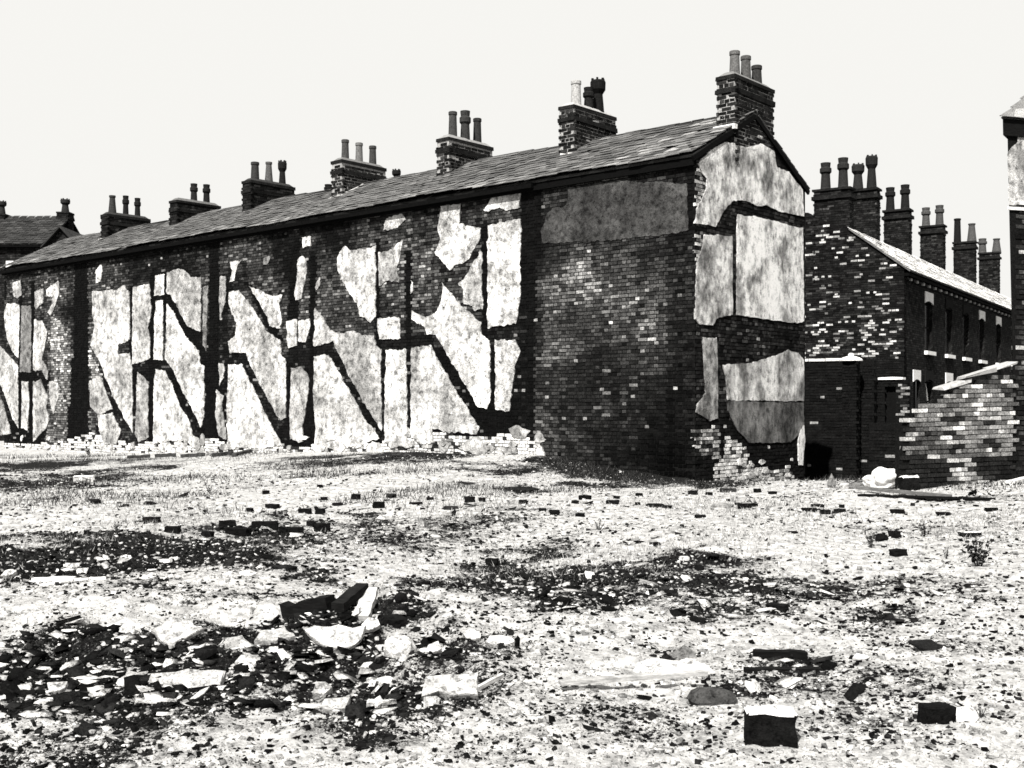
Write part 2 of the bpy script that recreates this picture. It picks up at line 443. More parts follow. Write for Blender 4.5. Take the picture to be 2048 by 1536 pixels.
# ================================================================== the terrace
EAVE, RIDGE, W, LEN = 6.22, 7.41, 4.52, 28.4
terrace = thing('terrace_row', (0, 0, 0), 'long sooty brick terrace with torn plaster and seven chimneys on its slate roof', 'building')
XD, YD = Vector((1, 0, 0)), Vector((0, 1, 0))
PL = {  # plaster left on the long wall, outlines in photograph pixels, then brightness
'A1': ([(15,608),(41,608),(38,716),(26,702),(16,681),(11,653),(10,623)], .74), 'A2': ([(44,611),(62,611),(64,629),(63,745),(41,743),(43,690)], .26),
'A3': ([(71,585),(88,577),(88,604),(74,620),(71,612)], .42), 'A4': ([(93,579),(118,562),(119,590),(104,629),(96,626),(105,609),(108,593),(95,593)], .7),
'A5': ([(70,640),(85,642),(96,664),(92,686),(88,702),(86,719),(97,741),(96,760),(85,741),(68,741),(68,692)], .68),
'A6': ([(-9,685),(16,708),(37,731),(38,856),(27,837),(11,790),(-9,745)], .62), 'A7': ([(-9,772),(0,795),(11,820),(23,867),(-9,872)], .55),
'A8': ([(45,763),(57,763),(60,801),(56,861),(44,856)], .58), 'A9': ([(68,763),(82,759),(97,795),(94,817),(100,842),(93,858),(68,883),(67,823)], .46),
'A10': ([(100,763),(118,765),(118,798),(108,828),(101,800)], .5), 'A11': ([(26,566),(42,560),(44,590),(36,598),(28,590)], .5),
'B1': ([(186,582),(204,582),(234,581),(249,572),(260,585),(261,680),(237,689),(237,708),(261,705),(263,727),(265,741),(267,866),(253,842),(231,798),(215,763),(204,732),(196,713),(182,691),(185,675),(191,653),(186,631)], .62),
'B2': ([(267,574),(299,568),(304,615),(302,637),(297,656),(301,675),(302,716),(278,724),(265,730),(265,702)], .62),
'B3': ([(312,551),(330,549),(330,590),(310,592)], .7), 'B4': ([(313,601),(328,600),(327,719),(309,719),(310,642)], .74),
'B5': ([(335,546),(357,537),(368,541),(384,555),(404,552),(402,664),(392,659),(376,653),(362,623),(343,593),(334,587)], .5),
'B5b': ([(407,574),(417,571),(414,702),(407,691)], .3),
'B6': ([(335,607),(349,626),(373,675),(399,702),(402,727),(410,732),(410,828),(403,855),(384,814),(360,768),(340,727),(332,719)], .68),
'B7': ([(312,738),(330,741),(340,757),(362,814),(379,839),(391,880),(351,880),(308,888),(309,773)], .72),
'B8': ([(276,743),(297,763),(299,773),(297,795),(299,875),(278,886),(272,869)], .45), 'B9': ([(201,754),(226,817),(215,823),(198,831),(182,814),(180,760)], .5),
'B10': ([(196,831),(226,825),(243,861),(234,886),(209,888),(201,864)], .62), 'B11': ([(194,541),(204,529),(206,544),(202,563),(193,567)], .74),
'C1': ([(442,553),(453,553),(452,604),(442,637),(440,604)], .5), 'C2': ([(461,524),(485,520),(475,538),(470,562),(460,565),(466,541)], .6),
'C3': ([(529,517),(542,514),(535,530),(527,527)], .5),
'C4': ([(460,586),(478,580),(499,607),(520,637),(535,664),(562,680),(565,712),(573,718),(573,834),(563,840),(553,828),(526,777),(502,730),(493,706),(460,706),(457,682),(472,670),(475,646),(466,628),(458,604)], .60),
'C5': ([(499,572),(520,580),(547,592),(565,590),(559,610),(565,640),(562,659),(541,652),(536,634),(520,604)], .66),
'C6': ([(458,730),(484,728),(493,748),(520,801),(541,846),(566,891),(520,897),(457,894),(455,789)], .72),
'C7': ([(574,641),(595,640),(595,691),(577,697)], .5), 'C8': ([(599,640),(620,637),(622,655),(613,682),(599,682)], .78),
'C9': ([(596,520),(607,512),(614,520),(616,544),(604,598),(592,601),(590,589),(596,550)], .66), 'C10': ([(605,473),(623,473),(623,493),(607,497)], .8),
'C11': ([(583,736),(604,733),(619,753),(617,798),(607,849),(607,885),(581,879)], .5), 'C12': ([(631,574),(641,554),(641,571),(634,581)], .5),
'C13': ([(439,727),(449,727),(449,756),(440,772)], .6), 'C14': ([(434,780),(449,792),(445,813),(452,849),(454,879),(439,873),(433,834)], .45),
'D1': ([(675,519),(689,493),(702,500),(729,498),(753,491),(753,634),(743,644),(729,634),(721,634),(716,607),(695,579),(679,549)], .72),
'D2': ([(758,505),(780,503),(792,490),(807,481),(802,512),(794,535),(800,563),(777,561),(760,571)], .56), 'D3': ([(756,637),(800,634),(802,678),(760,679)], .66),
'D4': ([(631,617),(648,637),(662,661),(679,668),(709,662),(729,671),(750,669),(753,691),(765,698),(763,728),(765,861),(750,837),(726,800),(695,742),(668,684),(629,691)], .50),
'D5': ([(629,712),(658,710),(668,725),(706,793),(729,837),(760,877),(695,898),(629,894),(633,850),(628,806)], .66),
'D6': ([(773,700),(814,700),(816,884),(770,884)], .74), 'D7': ([(768,447),(780,434),(804,429),(812,439),(797,456),(768,461)], .82), 'D8': ([(824,559),(829,566),(826,585),(822,588)], .7),
'E1': ([(882,411),(924,407),(920,447),(939,453),(962,457),(960,477),(939,517),(900,542),(873,506),(882,480),(877,458),(880,433)], .72),
'E2': ([(964,489),(966,615),(949,622),(949,608),(929,608),(928,579),(918,568),(939,542),(957,513)], .62),
'E3': ([(977,451),(1042,438),(1042,506),(1041,612),(1033,648),(977,657)], .80), 'E4': ([(968,420),(986,395),(1042,375),(1042,417),(1019,420),(1000,416),(972,424)], .78),
'E5': ([(886,564),(895,579),(928,615),(964,644),(964,670),(982,681),(982,801),(975,819),(960,816),(924,757),(873,670),(855,670),(847,650),(825,639),(824,621),(851,637),(876,621),(886,593)], .72),
'E6': ([(991,681),(1030,681),(1044,704),(1030,735),(1024,790),(1020,823),(993,819)], .70),
'E7': ([(824,694),(862,690),(880,725),(917,790),(960,856),(955,869),(927,863),(898,867),(866,856),(864,878),(822,878)], .66),
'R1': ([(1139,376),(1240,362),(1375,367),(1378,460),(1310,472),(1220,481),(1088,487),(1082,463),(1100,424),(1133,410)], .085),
}
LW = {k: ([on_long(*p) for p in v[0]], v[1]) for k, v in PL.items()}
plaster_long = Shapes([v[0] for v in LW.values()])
def lpoly(*pts): return [on_long(*p) for p in pts]
SOOT = Shapes([lpoly((150,520),(174,520),(180,700),(174,910),(132,910),(146,700)), lpoly((417,480),(440,480),(438,700),(431,910),(411,910),(415,700)),
    lpoly((583,470),(601,470),(594,640),(582,700),(584,890),(572,890),(574,700)), lpoly((752,480),(759,480),(762,700),(768,890),(760,880),(752,690)), lpoly((260,570),(268,570),(268,735),(260,735)),
    lpoly((299,545),(313,545),(312,890),(296,890)), lpoly((964,440),(978,440),(978,690),(964,690)), lpoly((812,500),(825,500),(825,690),(812,700)), lpoly((620,505),(633,505),(631,700),(634,900),(606,900),(618,720)),
    lpoly((1040,360),(1078,355),(1086,470),(1072,560),(1068,860),(1050,860),(1046,560)), lpoly((493,565),(512,572),(545,640),(566,680),(545,690),(536,664)), lpoly((334,588),(360,596),(400,680),(412,735),(395,700),(370,670)),
    lpoly((980,690),(992,690),(994,830),(976,830)), lpoly((-5,560),(13,560),(10,640),(-5,640)), lpoly((38,560),(45,560),(46,880),(36,880)), lpoly((62,560),(71,560),(70,880),(58,880))])
WHITE = Shapes([lpoly((-9,882),(60,888),(130,882),(182,865),(262,886),(420,878),(560,892),(625,892),(762,884),(866,862),(960,874),(1000,868),(1055,872),(1085,905),(1085,975),(-9,975))])
LIGHT = Shapes([lpoly((98,640),(145,640),(140,890),(95,890)), lpoly((178,700),(205,740),(212,800),(185,880),(178,880)), lpoly((1085,560),(1180,520),(1190,700),(1090,730))])
JOIST = Shapes([lpoly((415,696),(500,700),(500,728),(415,728)), lpoly((264,718),(345,718),(345,742),(264,742)), lpoly((575,690),(668,680),(668,735),(575,735)), lpoly((752,672),(870,668),(870,698),(752,702))])
tr = random.Random(3)
def tone_long(u, z):
    base = math.exp(tr.gauss(-3.95, .72)) * max(.15, 1+1.7*n2(u, z, .8, 1)) * max(.2, 1+1.0*n2(u, z, .35, 2)) * (1+.5*n2(u, z, 2.5, 5))
    base = max(base, .003)
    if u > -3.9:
        foot_dark = max(0.0, min(1.0, (1.35+.5*n2(u, z, 1.2, 11)+.35*min(0, u+1.2)-z)/.9))  # bricks of the near section darken towards the foot of the wall
        base = (base*.9+.006*tr.random())*(1-.82*foot_dark)
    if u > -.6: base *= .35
    if WHITE.hit(u, z): return .75*tr.random()**.35 if tr.random() < .84 else .02
    if SOOT.hit(u, z): return .0022*(1+tr.random())
    if JOIST.hit(u, z): return .0028*(1+2*tr.random()) if tr.random() < .93 else .06
    if LIGHT.hit(u+.25*n2(u, z, 1.7, 12), z+.3*n2(u, z, 1.3, 13)): return min(.7, base*4)
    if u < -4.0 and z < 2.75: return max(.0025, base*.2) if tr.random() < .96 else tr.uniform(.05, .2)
    if tr.random() < .012: return tr.uniform(.1, .3)
    return min(base*1.15, .5)
def inside_long(u, z, L):
    if z > EAVE-.08: return False
    return not (plaster_long.hit(u-L*.45, z) and plaster_long.hit(u+L*.45, z) and plaster_long.hit(u, z+.03) and plaster_long.hit(u, z-.03))
mb = MB()   # core of the building: walls and the two gable ends in one closed shell
prof = [(0, -.9), (0, EAVE-.02), (W/2, RIDGE-.10), (W, EAVE-.02), (W, -.9)]
mb.quadface([(-.001, y, z) for (y, z) in prof], .012)
mb.quadface([(-LEN, y, z) for (y, z) in prof[::-1]], .012)
for i in range(4):
    (y0, z0), (y1, z1) = prof[i], prof[i+1]
    mb.quadface([(-.001, y0, z0), (-LEN, y0, z0), (-LEN, y1, z1), (-.001, y1, z1)], .012)
long_wall = mb.build('wall', 'mortar', terrace)
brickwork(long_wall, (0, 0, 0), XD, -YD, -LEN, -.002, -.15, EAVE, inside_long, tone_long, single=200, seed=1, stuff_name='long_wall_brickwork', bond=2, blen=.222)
frame_long = lambda u, z, d: Vector((u, -d, z))
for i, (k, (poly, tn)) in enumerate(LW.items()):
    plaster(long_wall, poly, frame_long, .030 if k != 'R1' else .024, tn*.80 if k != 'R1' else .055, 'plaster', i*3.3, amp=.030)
br = random.Random(17)
for i in range(95):        # crumbs of plaster and limewash clinging to the lowest courses
    px = br.uniform(-5, 1085); py = br.gauss(897, 9) if px < 800 else br.gauss(890, 12)
    u, z = on_long(px, py); a0, b0 = br.uniform(.08, .38), br.uniform(.05, .2)
    blob = [(u+a0*math.cos(k*.785+.2)*br.uniform(.6, 1.1), z+b0*math.sin(k*.785+.2)*br.uniform(.6, 1.1)) for k in range(8)]
    plaster(long_wall, blob, frame_long, br.uniform(.018, .055), br.uniform(.35, .7), 'plaster', 500+i, amp=.02)
# gable
GP = {
'G1': ([(1393,326),(1426,296),(1447,284),(1468,287),(1489,296),(1519,287),(1546,302),(1552,335),(1576,344),(1603,380),(1606,433),(1561,424),(1531,412),(1513,412),(1495,403),(1465,400),(1444,424),(1429,453),(1389,447),(1393,418),(1410,380),(1411,358),(1398,338)], .60),
'G2': ([(1403,493),(1407,470),(1463,472),(1463,630),(1430,636),(1424,649),(1395,649),(1390,638),(1390,610),(1392,528)], .46),
'G3': ([(1473,429),(1508,433),(1543,442),(1579,452),(1604,456),(1606,642),(1594,647),(1471,630)], .78),
'G4': ([(1403,675),(1432,675),(1434,798),(1434,837),(1418,841),(1391,825),(1394,810),(1409,786)], .38),
'G5': ([(1444,730),(1497,726),(1555,710),(1575,700),(1594,706),(1606,720),(1606,803),(1453,800),(1452,771)], .50),
'G6': ([(1453,802),(1606,805),(1606,849),(1594,872),(1579,884),(1497,886),(1473,860),(1454,821)], .13),
'G7': ([(1598,860),(1606,850),(1608,880),(1604,930),(1596,930),(1594,890)], .6),
}
GW = {k: ([on_gable(*p) for p in v[0]], v[1]) for k, v in GP.items()}
plaster_gable = Shapes([v[0] for v in GW.values()])
def gpoly(*pts): return [on_gable(*p) for p in pts]
GWHITE = Shapes([gpoly((1445,868),(1480,885),(1495,905),(1505,935),(1560,938),(1580,930),(1592,985),(1432,985),(1430,925),(1446,915))])
GEDGE = Shapes([gpoly((1386,320),(1412,320),(1412,420),(1392,440),(1386,440)), gpoly((1386,465),(1404,465),(1404,520),(1386,540)), gpoly((1480,250),(1560,290),(1548,305),(1480,290)), gpoly((1395,860),(1440,850),(1440,915),(1395,915))])
def tone_gable(u, z):
    base = max(.004, math.exp(tr.gauss(-4.3, .8)) * (1+.9*n2(u, z, 1.1, 4)))
    if GWHITE.hit(u, z): return .78*tr.random()**.3 if tr.random() < .9 else .05
    if GEDGE.hit(u, z): return min(.7, tr.random()**2*.75+.01)
    if z < 1.1: return .004+.006*tr.random() if tr.random() < .95 else .5
    return min(base, .3)
def inside_gable(u, z, L):
    top = EAVE+(RIDGE-EAVE)*(1-abs(u-W/2)/(W/2))
    if z > top-.16: return False
    return not (plaster_gable.hit(u-L*.45, z) and plaster_gable.hit(u+L*.45, z) and plaster_gable.hit(u, z+.03) and plaster_gable.hit(u, z-.03))
brickwork(long_wall, (0, 0, 0), YD, XD, 0, W, -.6, RIDGE, inside_gable, tone_gable, single=70, seed=2, stuff_name='gable_brickwork', bond=2, blen=.222)
frame_gable = lambda u, z, d: Vector((d, u, z))
for i, (k, (poly, tn)) in enumerate(GW.items()):
    plaster(long_wall, poly, frame_gable, .028 if k != 'G6' else .026, tn, 'gable_plaster', 90+i*5.1, amp=.016)
for i in range(16):        # crumbs on the foot of the gable
    u, z = on_gable(br.uniform(1436, 1592), br.gauss(945, 18)); a0, b0 = br.uniform(.06, .22), br.uniform(.03, .10)
    if not .15 < u < W-.2: continue
    blob = [(u+a0*math.cos(k*.785+.2)*br.uniform(.6, 1.1), z+b0*math.sin(k*.785+.2)*br.uniform(.6, 1.1)) for k in range(8)]
    plaster(long_wall, blob, frame_gable, br.uniform(.016, .026), br.uniform(.65, .85), 'plaster', 700+i, amp=.02)
# roof
roof_mb = MB()
OV = .13
pitch = math.atan2(RIDGE-EAVE, W/2)
sl = Vector((0, math.cos(pitch), math.sin(pitch))); nrm = Vector((0, -math.sin(pitch), math.cos(pitch)))
sl2 = Vector((0, -math.cos(pitch), math.sin(pitch))); nrm2 = Vector((0, math.sin(pitch), math.cos(pitch)))
e0 = Vector((-LEN-.05, 0, EAVE+.02))-sl*OV
SL = (W/2)/math.cos(pitch)+OV
roof_mb.box(e0, XD*(LEN+.09), sl*SL, nrm*.05, .02)
roof_mb.box(Vector((-LEN-.05, W, EAVE+.02))-sl2*OV, XD*(LEN+.09), sl2*SL, nrm2*.05, .02)
roof = roof_mb.build('roof', 'slate', terrace)
SLATES = {}
def slate_mesh(level, var):
    if (level, var) not in SLATES:
        r2 = random.Random(level*13+var); c = []
        w, l, h = .292, .36, .011
        for zz in (0, h):
            for (xx, yy) in ((0, 0), (w, 0), (w, l), (0, l)):
                c.append((xx+r2.uniform(-.008, .008), yy+(r2.uniform(-.02, .012) if yy == 0 else 0), zz))
        q = MB(); q.hexa(c, .012*1.5**level)
        me = bpy.data.meshes.new('slate'); me.from_pydata(q.v, [], q.f)
        me.attributes.new('tone', 'FLOAT', 'FACE').data.foreach_set('value', q.t)
        me.materials.append(M['slate']); SLATES[(level, var)] = me
    return SLATES[(level, var)]
def slating(parent, O, ex, es, en, length, slope, single, tone_fn, sag=lambda u: 0.0, gauge=.205, wid=.30, seed=0):
    r = random.Random(seed+40); rows = int(slope/gauge); cand = []
    for j in range(rows+1):
        s = j*gauge-.015
        if s > slope-.12: break
        u = -(wid/2 if j % 2 else 0)
        while u < length:
            if r.random() > .012:
                cand.append((max(u, 0), s, tone_fn(u, s, r), r.uniform(-.03, .03), r.uniform(-.012, .012), r.uniform(.0, .016)))
            u += wid
    def frm(c):
        p = Vector(O)+ex*c[0]+es*(c[1]+c[4])+en*(.055+c[5]+sag(c[0]))
        return p
    order = sorted([i for i in range(len(cand)) if cand[i][0]+.3 < length+.03], key=lambda i: (frm(cand[i])-CAM).length); pick = set(order[:single])
    base = BASE[parent.name]; q = MB()
    for i, c in enumerate(cand):
        lift = math.atan2(.030, .36)
        es_ = (es*math.cos(lift)-en*math.sin(lift)); en_ = (en*math.cos(lift)+es*math.sin(lift))
        Rm = Matrix((ex, es_, en_)).transposed() @ Matrix.Rotation(c[3], 3, 'Z')
        p = frm(c)+en*.012
        lv = max(0, min(8, round(math.log(max(c[2], .012)/.012)/math.log(1.5))))
        if i in pick:
            mt = Rm.to_4x4(); mt.translation = p-base
            o = bpy.data.objects.new('slate', slate_mesh(lv, i % 5)); link(o, parent); o.matrix_local = mt
        else:
            h = .011; w, l = min(.292, length+.015-c[0]), .36
            cc = []
            for zz in (0, h):
                for (xx, yy) in ((0, 0), (w, 0), (w, l), (0, l)):
                    cc.append(p+Rm @ Vector((xx+r.uniform(-.006, .006), yy+(r.uniform(-.018, .012) if yy == 0 else 0), zz)))
            q.hexa(cc, c[2], skip=(0,))
    if q.f:
        o = q.build('slate_courses', 'slate', parent); o['kind'] = 'stuff'
def tone_slate(u, s, r):
    t_ = .075*math.exp(r.gauss(0, .2))
    if s < .25 and r.random() < .35: t_ *= 1.8
    if u > LEN-2.2 and r.random() < .3: t_ *= 2.4
    return min(t_, .28)
sag = lambda u: .045+.020*math.sin(u*1.55)+.024*math.sin(u*.62+1)
slating(roof, e0, XD, sl, nrm, LEN+.09, SL, 300, tone_slate, sag)
slating(roof, Vector((.04, W, EAVE+.02))-sl2*OV, -XD, sl2, nrm2, LEN+.09, SL, 0, tone_slate, seed=3)
r3 = random.Random(5)
for i in range(int(LEN/.45)):
    if 3 <= i % 17 <= 4: continue
    x0 = -LEN+i*.45; q = MB()
    zt = RIDGE+.085+sag(x0+LEN)+r3.uniform(-.008, .008)
    k = []
    for xx in (x0, x0+.44):
        for (yy, zz) in ((-.15, -.075), (-.06, .012), (.06, .012), (.15, -.075)): k.append((xx, W/2+yy, zt+zz))
    q.v = k; q.f = [(0, 4, 5, 1), (1, 5, 6, 2), (2, 6, 7, 3), (0, 1, 2, 3), (7, 6, 5, 4)]; tn = r3.uniform(.008, .04); q.t = [tn]*5; q.uv = [None]*5
    q.build('ridge_tile', 'slate', roof)
# eaves: dark gutter board; deeper and further out along the stripped part
q = MB(); q.box((-LEN, -.09, EAVE-.19), XD*(LEN+.02), YD*.09, UP*.14, .003); q.build('eaves_board', 'timber', terrace)
q = MB(); q.box((-LEN, -.185, EAVE-.14), XD*(LEN-3.96), YD*.09, UP*.09, .003); q.build('gutter', 'metal', terrace)
q = MB()
for s in (0, 1):
    a0 = Vector((.004, 0, EAVE-.02))-sl*OV if s == 0 else Vector((.004, W, EAVE-.02))-sl2*OV
    q.box(a0-(nrm if s == 0 else nrm2)*.04, XD*.045, (sl if s == 0 else sl2)*(SL-.02), (nrm if s == 0 else nrm2)*.10, .004)
q.build('verge_board', 'timber', terrace)
# chimneys
def stack_brick_tone(u, z): return max(.005, .012*math.exp(tr.gauss(0, .55)))
def chimney(parent, c, e, n, wid, dep, z0, z1, pots, mortar='pale_mortar', single=0, seed=0, cap_tone=.6, ragged_top=False, band=True, potmat='pot', course=.08, cap=True, bandx=.03):
    """brick stack: c centre of its foot, e along the width, n along the depth; pots (offset along n, height, radius, kind, tone)"""
    c = Vector(c); e = Vector(e).normalized(); n = Vector(n).normalized()
    o = MB(); o.box(c-e*wid/2-n*dep/2+UP*(z0-c.z), e*wid, n*dep, UP*(z1-z0), .1)
    st = o.build('chimney', mortar, parent)
    foot = Vector((c.x, c.y, 0))
    full = lambda u, z, L: True
    faces = [(foot-e*wid/2-n*dep/2, e, -n, wid), (foot+e*wid/2-n*dep/2, n, e, dep), (foot+e*wid/2+n*dep/2, -e, n, wid), (foot-e*wid/2+n*dep/2, -n, -e, dep)]
    for i, (O, d, nn, L) in enumerate(faces):
        brickwork(st, O, d, nn, 0, L, z0, z1, full, stack_brick_tone, single=single if i < 2 else 0, course=course, blen=min(.235, L/1.5), seed=seed*7+i, proud=.008)
    if band:
        for (zz, ex, hh) in ((z1-.30, bandx+.005, .075+bandx*.6), (z1-.02, bandx*.8, .08)):
            q = MB(); q.box(c-e*(wid/2+ex)-n*(dep/2+ex)+UP*(zz-c.z), e*(wid+2*ex), n*(dep+2*ex), UP*hh, .012, jit=.008)
            q.build('oversail_course', 'brick', st)
    if cap:
        q = MB(); a_ = c+UP*(z1+.055-c.z)
        b0 = [a_+e*sx*(wid/2)+n*sy*(dep/2) for (sx, sy) in ((-1, -1), (1, -1), (1, 1), (-1, 1))]
        b1 = [a_+e*sx*(wid/4)+n*sy*(dep/2-.12)+UP*.10 for (sx, sy) in ((-1, -1), (1, -1), (1, 1), (-1, 1))]
        q.hexa(b0+b1, cap_tone); q.build('mortar_cap', 'stone', st)
    for (off, hp, rad, kind, tn) in pots:
        pc = c+n*off+UP*(z1+.03-c.z); q = MB()
        if kind == 'plain': pr = [(rad*1.15, 0), (rad*1.08, .06), (rad*.98, hp*.5), (rad*.9, hp-.09), (rad*1.04, hp-.08), (rad*1.04, hp-.01), (rad*.92, hp), (rad*.7, hp-.04)]
        elif kind == 'taper': pr = [(rad*1.35, 0), (rad*1.3, .05), (rad*1.0, hp*.55), (rad*.82, hp-.07), (rad*1.0, hp-.06), (rad*1.0, hp), (rad*.7, hp), (rad*.6, hp-.04)]
        elif kind == 'crown': pr = [(rad*1.15, 0), (rad*1.0, hp*.3), (rad*.82, hp*.62), (rad*1.3, hp*.74), (rad*1.35, hp*.95), (rad*1.2, hp), (rad*.8, hp), (rad*.7, hp-.05)]
        else: pr = [(rad*1.2, 0), (rad*1.0, .1), (rad*.85, hp*.6), (rad*1.15, hp*.66), (rad*1.15, hp*.8), (rad*.9, hp*.84), (rad*1.0, hp), (rad*.6, hp), (rad*.5, hp-.04)]
        q.lathe(pc, pr, 16, tn); po = q.build('chimney_pot', potmat, st, smooth=False)
        if kind == 'crown':
            q = MB()
            for i in range(6):
                a2 = i*math.pi/3; v_ = Vector((math.cos(a2), math.sin(a2), 0)); w_ = Vector((-v_.y, v_.x, 0))
                q.box(pc+v_*rad*.85-w_*.022+UP*(hp-.005), w_*.045, v_*rad*.35, UP*.05, tn)
            q.build('pot_crown', potmat, po)
    return st
CH = [(.19, 8.05, [(-.45, .60, .105, 'plain', .10), (0, .60, .105, 'plain', .07), (.45, .50, .11, 'plain', .03)], 30),
      (4.30, 8.14, [(-.45, .66, .115, 'plain', .30), (.02, .60, .115, 'cowl', .012), (.38, .84, .135, 'crown', .008)], 0),
      (8.20, 8.01, [(-.45, .74, .105, 'plain', .04), (0, .84, .125, 'cowl', .03), (.45, .74, .105, 'plain', .025)], 0),
      (12.22, 8.01, [(-.5, .64, .10, 'plain', .05), (0, .64, .10, 'plain', .12), (.5, .64, .10, 'plain', .04)], 0),
      (16.26, 7.98, [(-.5, .62, .12, 'plain', .03), (0, .70, .10, 'taper', .07), (.5, .78, .10, 'crown', .012)], 0),
      (20.08, 7.85, [(-.05, .66, .11, 'cowl', .015), (.42, .70, .11, 'cowl', .012)], 0),
      (24.24, 7.87, [(-.5, .70, .11, 'taper', .03), (0, .76, .10, 'cowl', .012), (.45, .74, .10, 'cowl', .012)], 0)]
for i, (tx, zt, pots, sg) in enumerate(CH):
    st = chimney(terrace, (-tx, W/2, 7.0), XD, YD, .40, 1.60, 6.5 if i else 6.35, zt, pots, single=sg, seed=10+i, cap_tone=(.14, .3, .2, .12, .03, .1, .03)[i], mortar='pale_mortar' if i < 4 else 'mortar')
    if i:   # pale mortar fillet running down the slates on the near side of the stack
        q = MB(); a0 = Vector((-tx-.25, W/2-.85, 0)); 
        def roofz(y): return EAVE+(RIDGE-EAVE)*y/(W/2)+.10
        for (xa, ya, xb, yb) in ((-tx-.24, W/2-.86, -tx+.26, W/2-.86), (-tx+.24, W/2-.86, -tx+.24, W/2-.02)):
            d = Vector((xb-xa, yb-ya, roofz(yb)-roofz(ya))); p0 = Vector((xa, ya, roofz(ya)))
            sd = Vector((0, 0, 1)).cross(d).normalized()
            for kk in range(4):
                q.box(p0+d*(kk/4)-sd*.045-UP*(.06+tr.uniform(0, .02)), d*.26, sd*tr.uniform(.06, .11), UP*tr.uniform(.08, .12), tr.uniform(.3, .75), jit=.018)
        q.build('mortar_fillet', 'stone', st)
    else:
        q = MB(); q.box((-.40, W/2-.95, roofz(W/2-.95) if False else EAVE+(RIDGE-EAVE)*(W/2-.95)/(W/2)+.06), XD*.5, YD*.09, UP*.09, .72, jit=.015); q.build('mortar_fillet', 'stone', st)

# ================================================================== the street behind, on the right
B2 = math.radians(32.7)
S2 = CR*math.sin(B2)+CF*math.cos(B2)            # along the street, away
G2 = -CR*math.cos(B2)+CF*math.sin(B2)           # along its gable, to the left
N2 = -S2                                        # the gable faces the camera
F2 = CR*math.cos(B2)-CF*math.sin(B2)            # the street front faces right
O2 = CAM+38*(CF+CR*((1808-HX)/FOC)); O2.z = 0
row2 = thing('street_terrace', O2, 'dark brick terrace with white window sills and a row of chimneys behind the gable', 'building')
E2, R2Z, RU, L2 = 5.95, 7.33, 1.80, 30.0
def p2(u, v, z): return O2+G2*u+S2*v+UP*z       # u along the gable, v along the street
# gable wall with its shoulder behind the stack
gp = [(0, -.8), (0, E2), (RU, R2Z), (3.0, 7.9), (3.2, 8.05), (4.6, 8.2), (4.6, -.8)]
mb = MB()
mb.quadface([p2(u, 0, z) for (u, z) in gp], .01); mb.quadface([p2(u, .35, z) for (u, z) in gp[::-1]], .01)
for i in range(len(gp)):
    (u0, z0), (u1, z1) = gp[i], gp[(i+1) % len(gp)]
    mb.quadface([p2(u0, 0, z0), p2(u0, .35, z0), p2(u1, .35, z1), p2(u1, 0, z1)], .01)
gw2 = mb.build('gable_wall', 'mortar', row2)
def tone2(u, z):
    row = n2(0, z, 5.5, 6); s = n2(u, z*6, .9, 7)
    hi = .0
    if 3.0 < z < 4.6: hi = .26
    if 4.6 <= z < 7.6: hi = .13
    k = .16+.9*max(0, row)+.5*s
    if tr.random() < hi*2.2*max(0, k+.15): return tr.uniform(.08, .55)
    if z < 3.0: return .0042+.004*tr.random()
    return max(.0045, math.exp(tr.gauss(-4.6, .6)))
def in2(u, z, L):
    top = np.interp(u, [0, RU, 3.0, 3.2, 4.6], [E2, R2Z, 7.9, 8.05, 8.2]); return z < top-.08
brickwork(gw2, O2, G2, N2, 0, 4.6, 1.5, 8.2, in2, tone2, single=300, course=.078, seed=21)
# front wall with openings
def wall_openings(parent, name, mat, P, v0, v1, z0, z1, ops, rev=.12):
    """P(v, z, d): front wall cut by openings (va, vb, za, zb) with real reveals"""
    vs_ = sorted({v0, v1, *[o[0] for o in ops], *[o[1] for o in ops]}); zs = sorted({z0, z1, *[o[2] for o in ops], *[o[3] for o in ops]})
    q = MB()
    for a_, b_ in zip(vs_, vs_[1:]):
        for c_, d_ in zip(zs, zs[1:]):
            m_, k_ = (a_+b_)/2, (c_+d_)/2
            if any(o[0] < m_ < o[1] and o[2] < k_ < o[3] for o in ops): continue
            q.quadface([P(a_, c_, 0), P(b_, c_, 0), P(b_, d_, 0), P(a_, d_, 0)], .01, [(a_, c_), (b_, c_), (b_, d_), (a_, d_)])
    for (a_, b_, c_, d_) in ops:
        for (x0, y0, x1, y1) in ((a_, c_, a_, d_), (b_, d_, b_, c_), (a_, d_, b_, d_), (b_, c_, a_, c_)):
            q.quadface([P(x0, y0, 0), P(x1, y1, 0), P(x1, y1, -rev), P(x0, y0, -rev)], .01, [(x0, y0), (x1, y1), (x1, y1+.1), (x0, y0+.1)])
    return q.build(name, mat, parent)
Pf = lambda v, z, d: O2+S2*v+F2*d+UP*z
UPV = [3.39, 6.55, 9.56, 12.7, 16.4, 20.2, 23.4]
ops = [(v-.55, v+.55, 3.36, 5.05) for v in UPV] + [(1.2, 2.1, .1, 2.28)] + [(v-.55, v+.55, .9, 2.30) for v in UPV[:6]]
fw2 = wall_openings(row2, 'front_wall', 'far_brick', Pf, 0, L2, -.8, E2, ops)
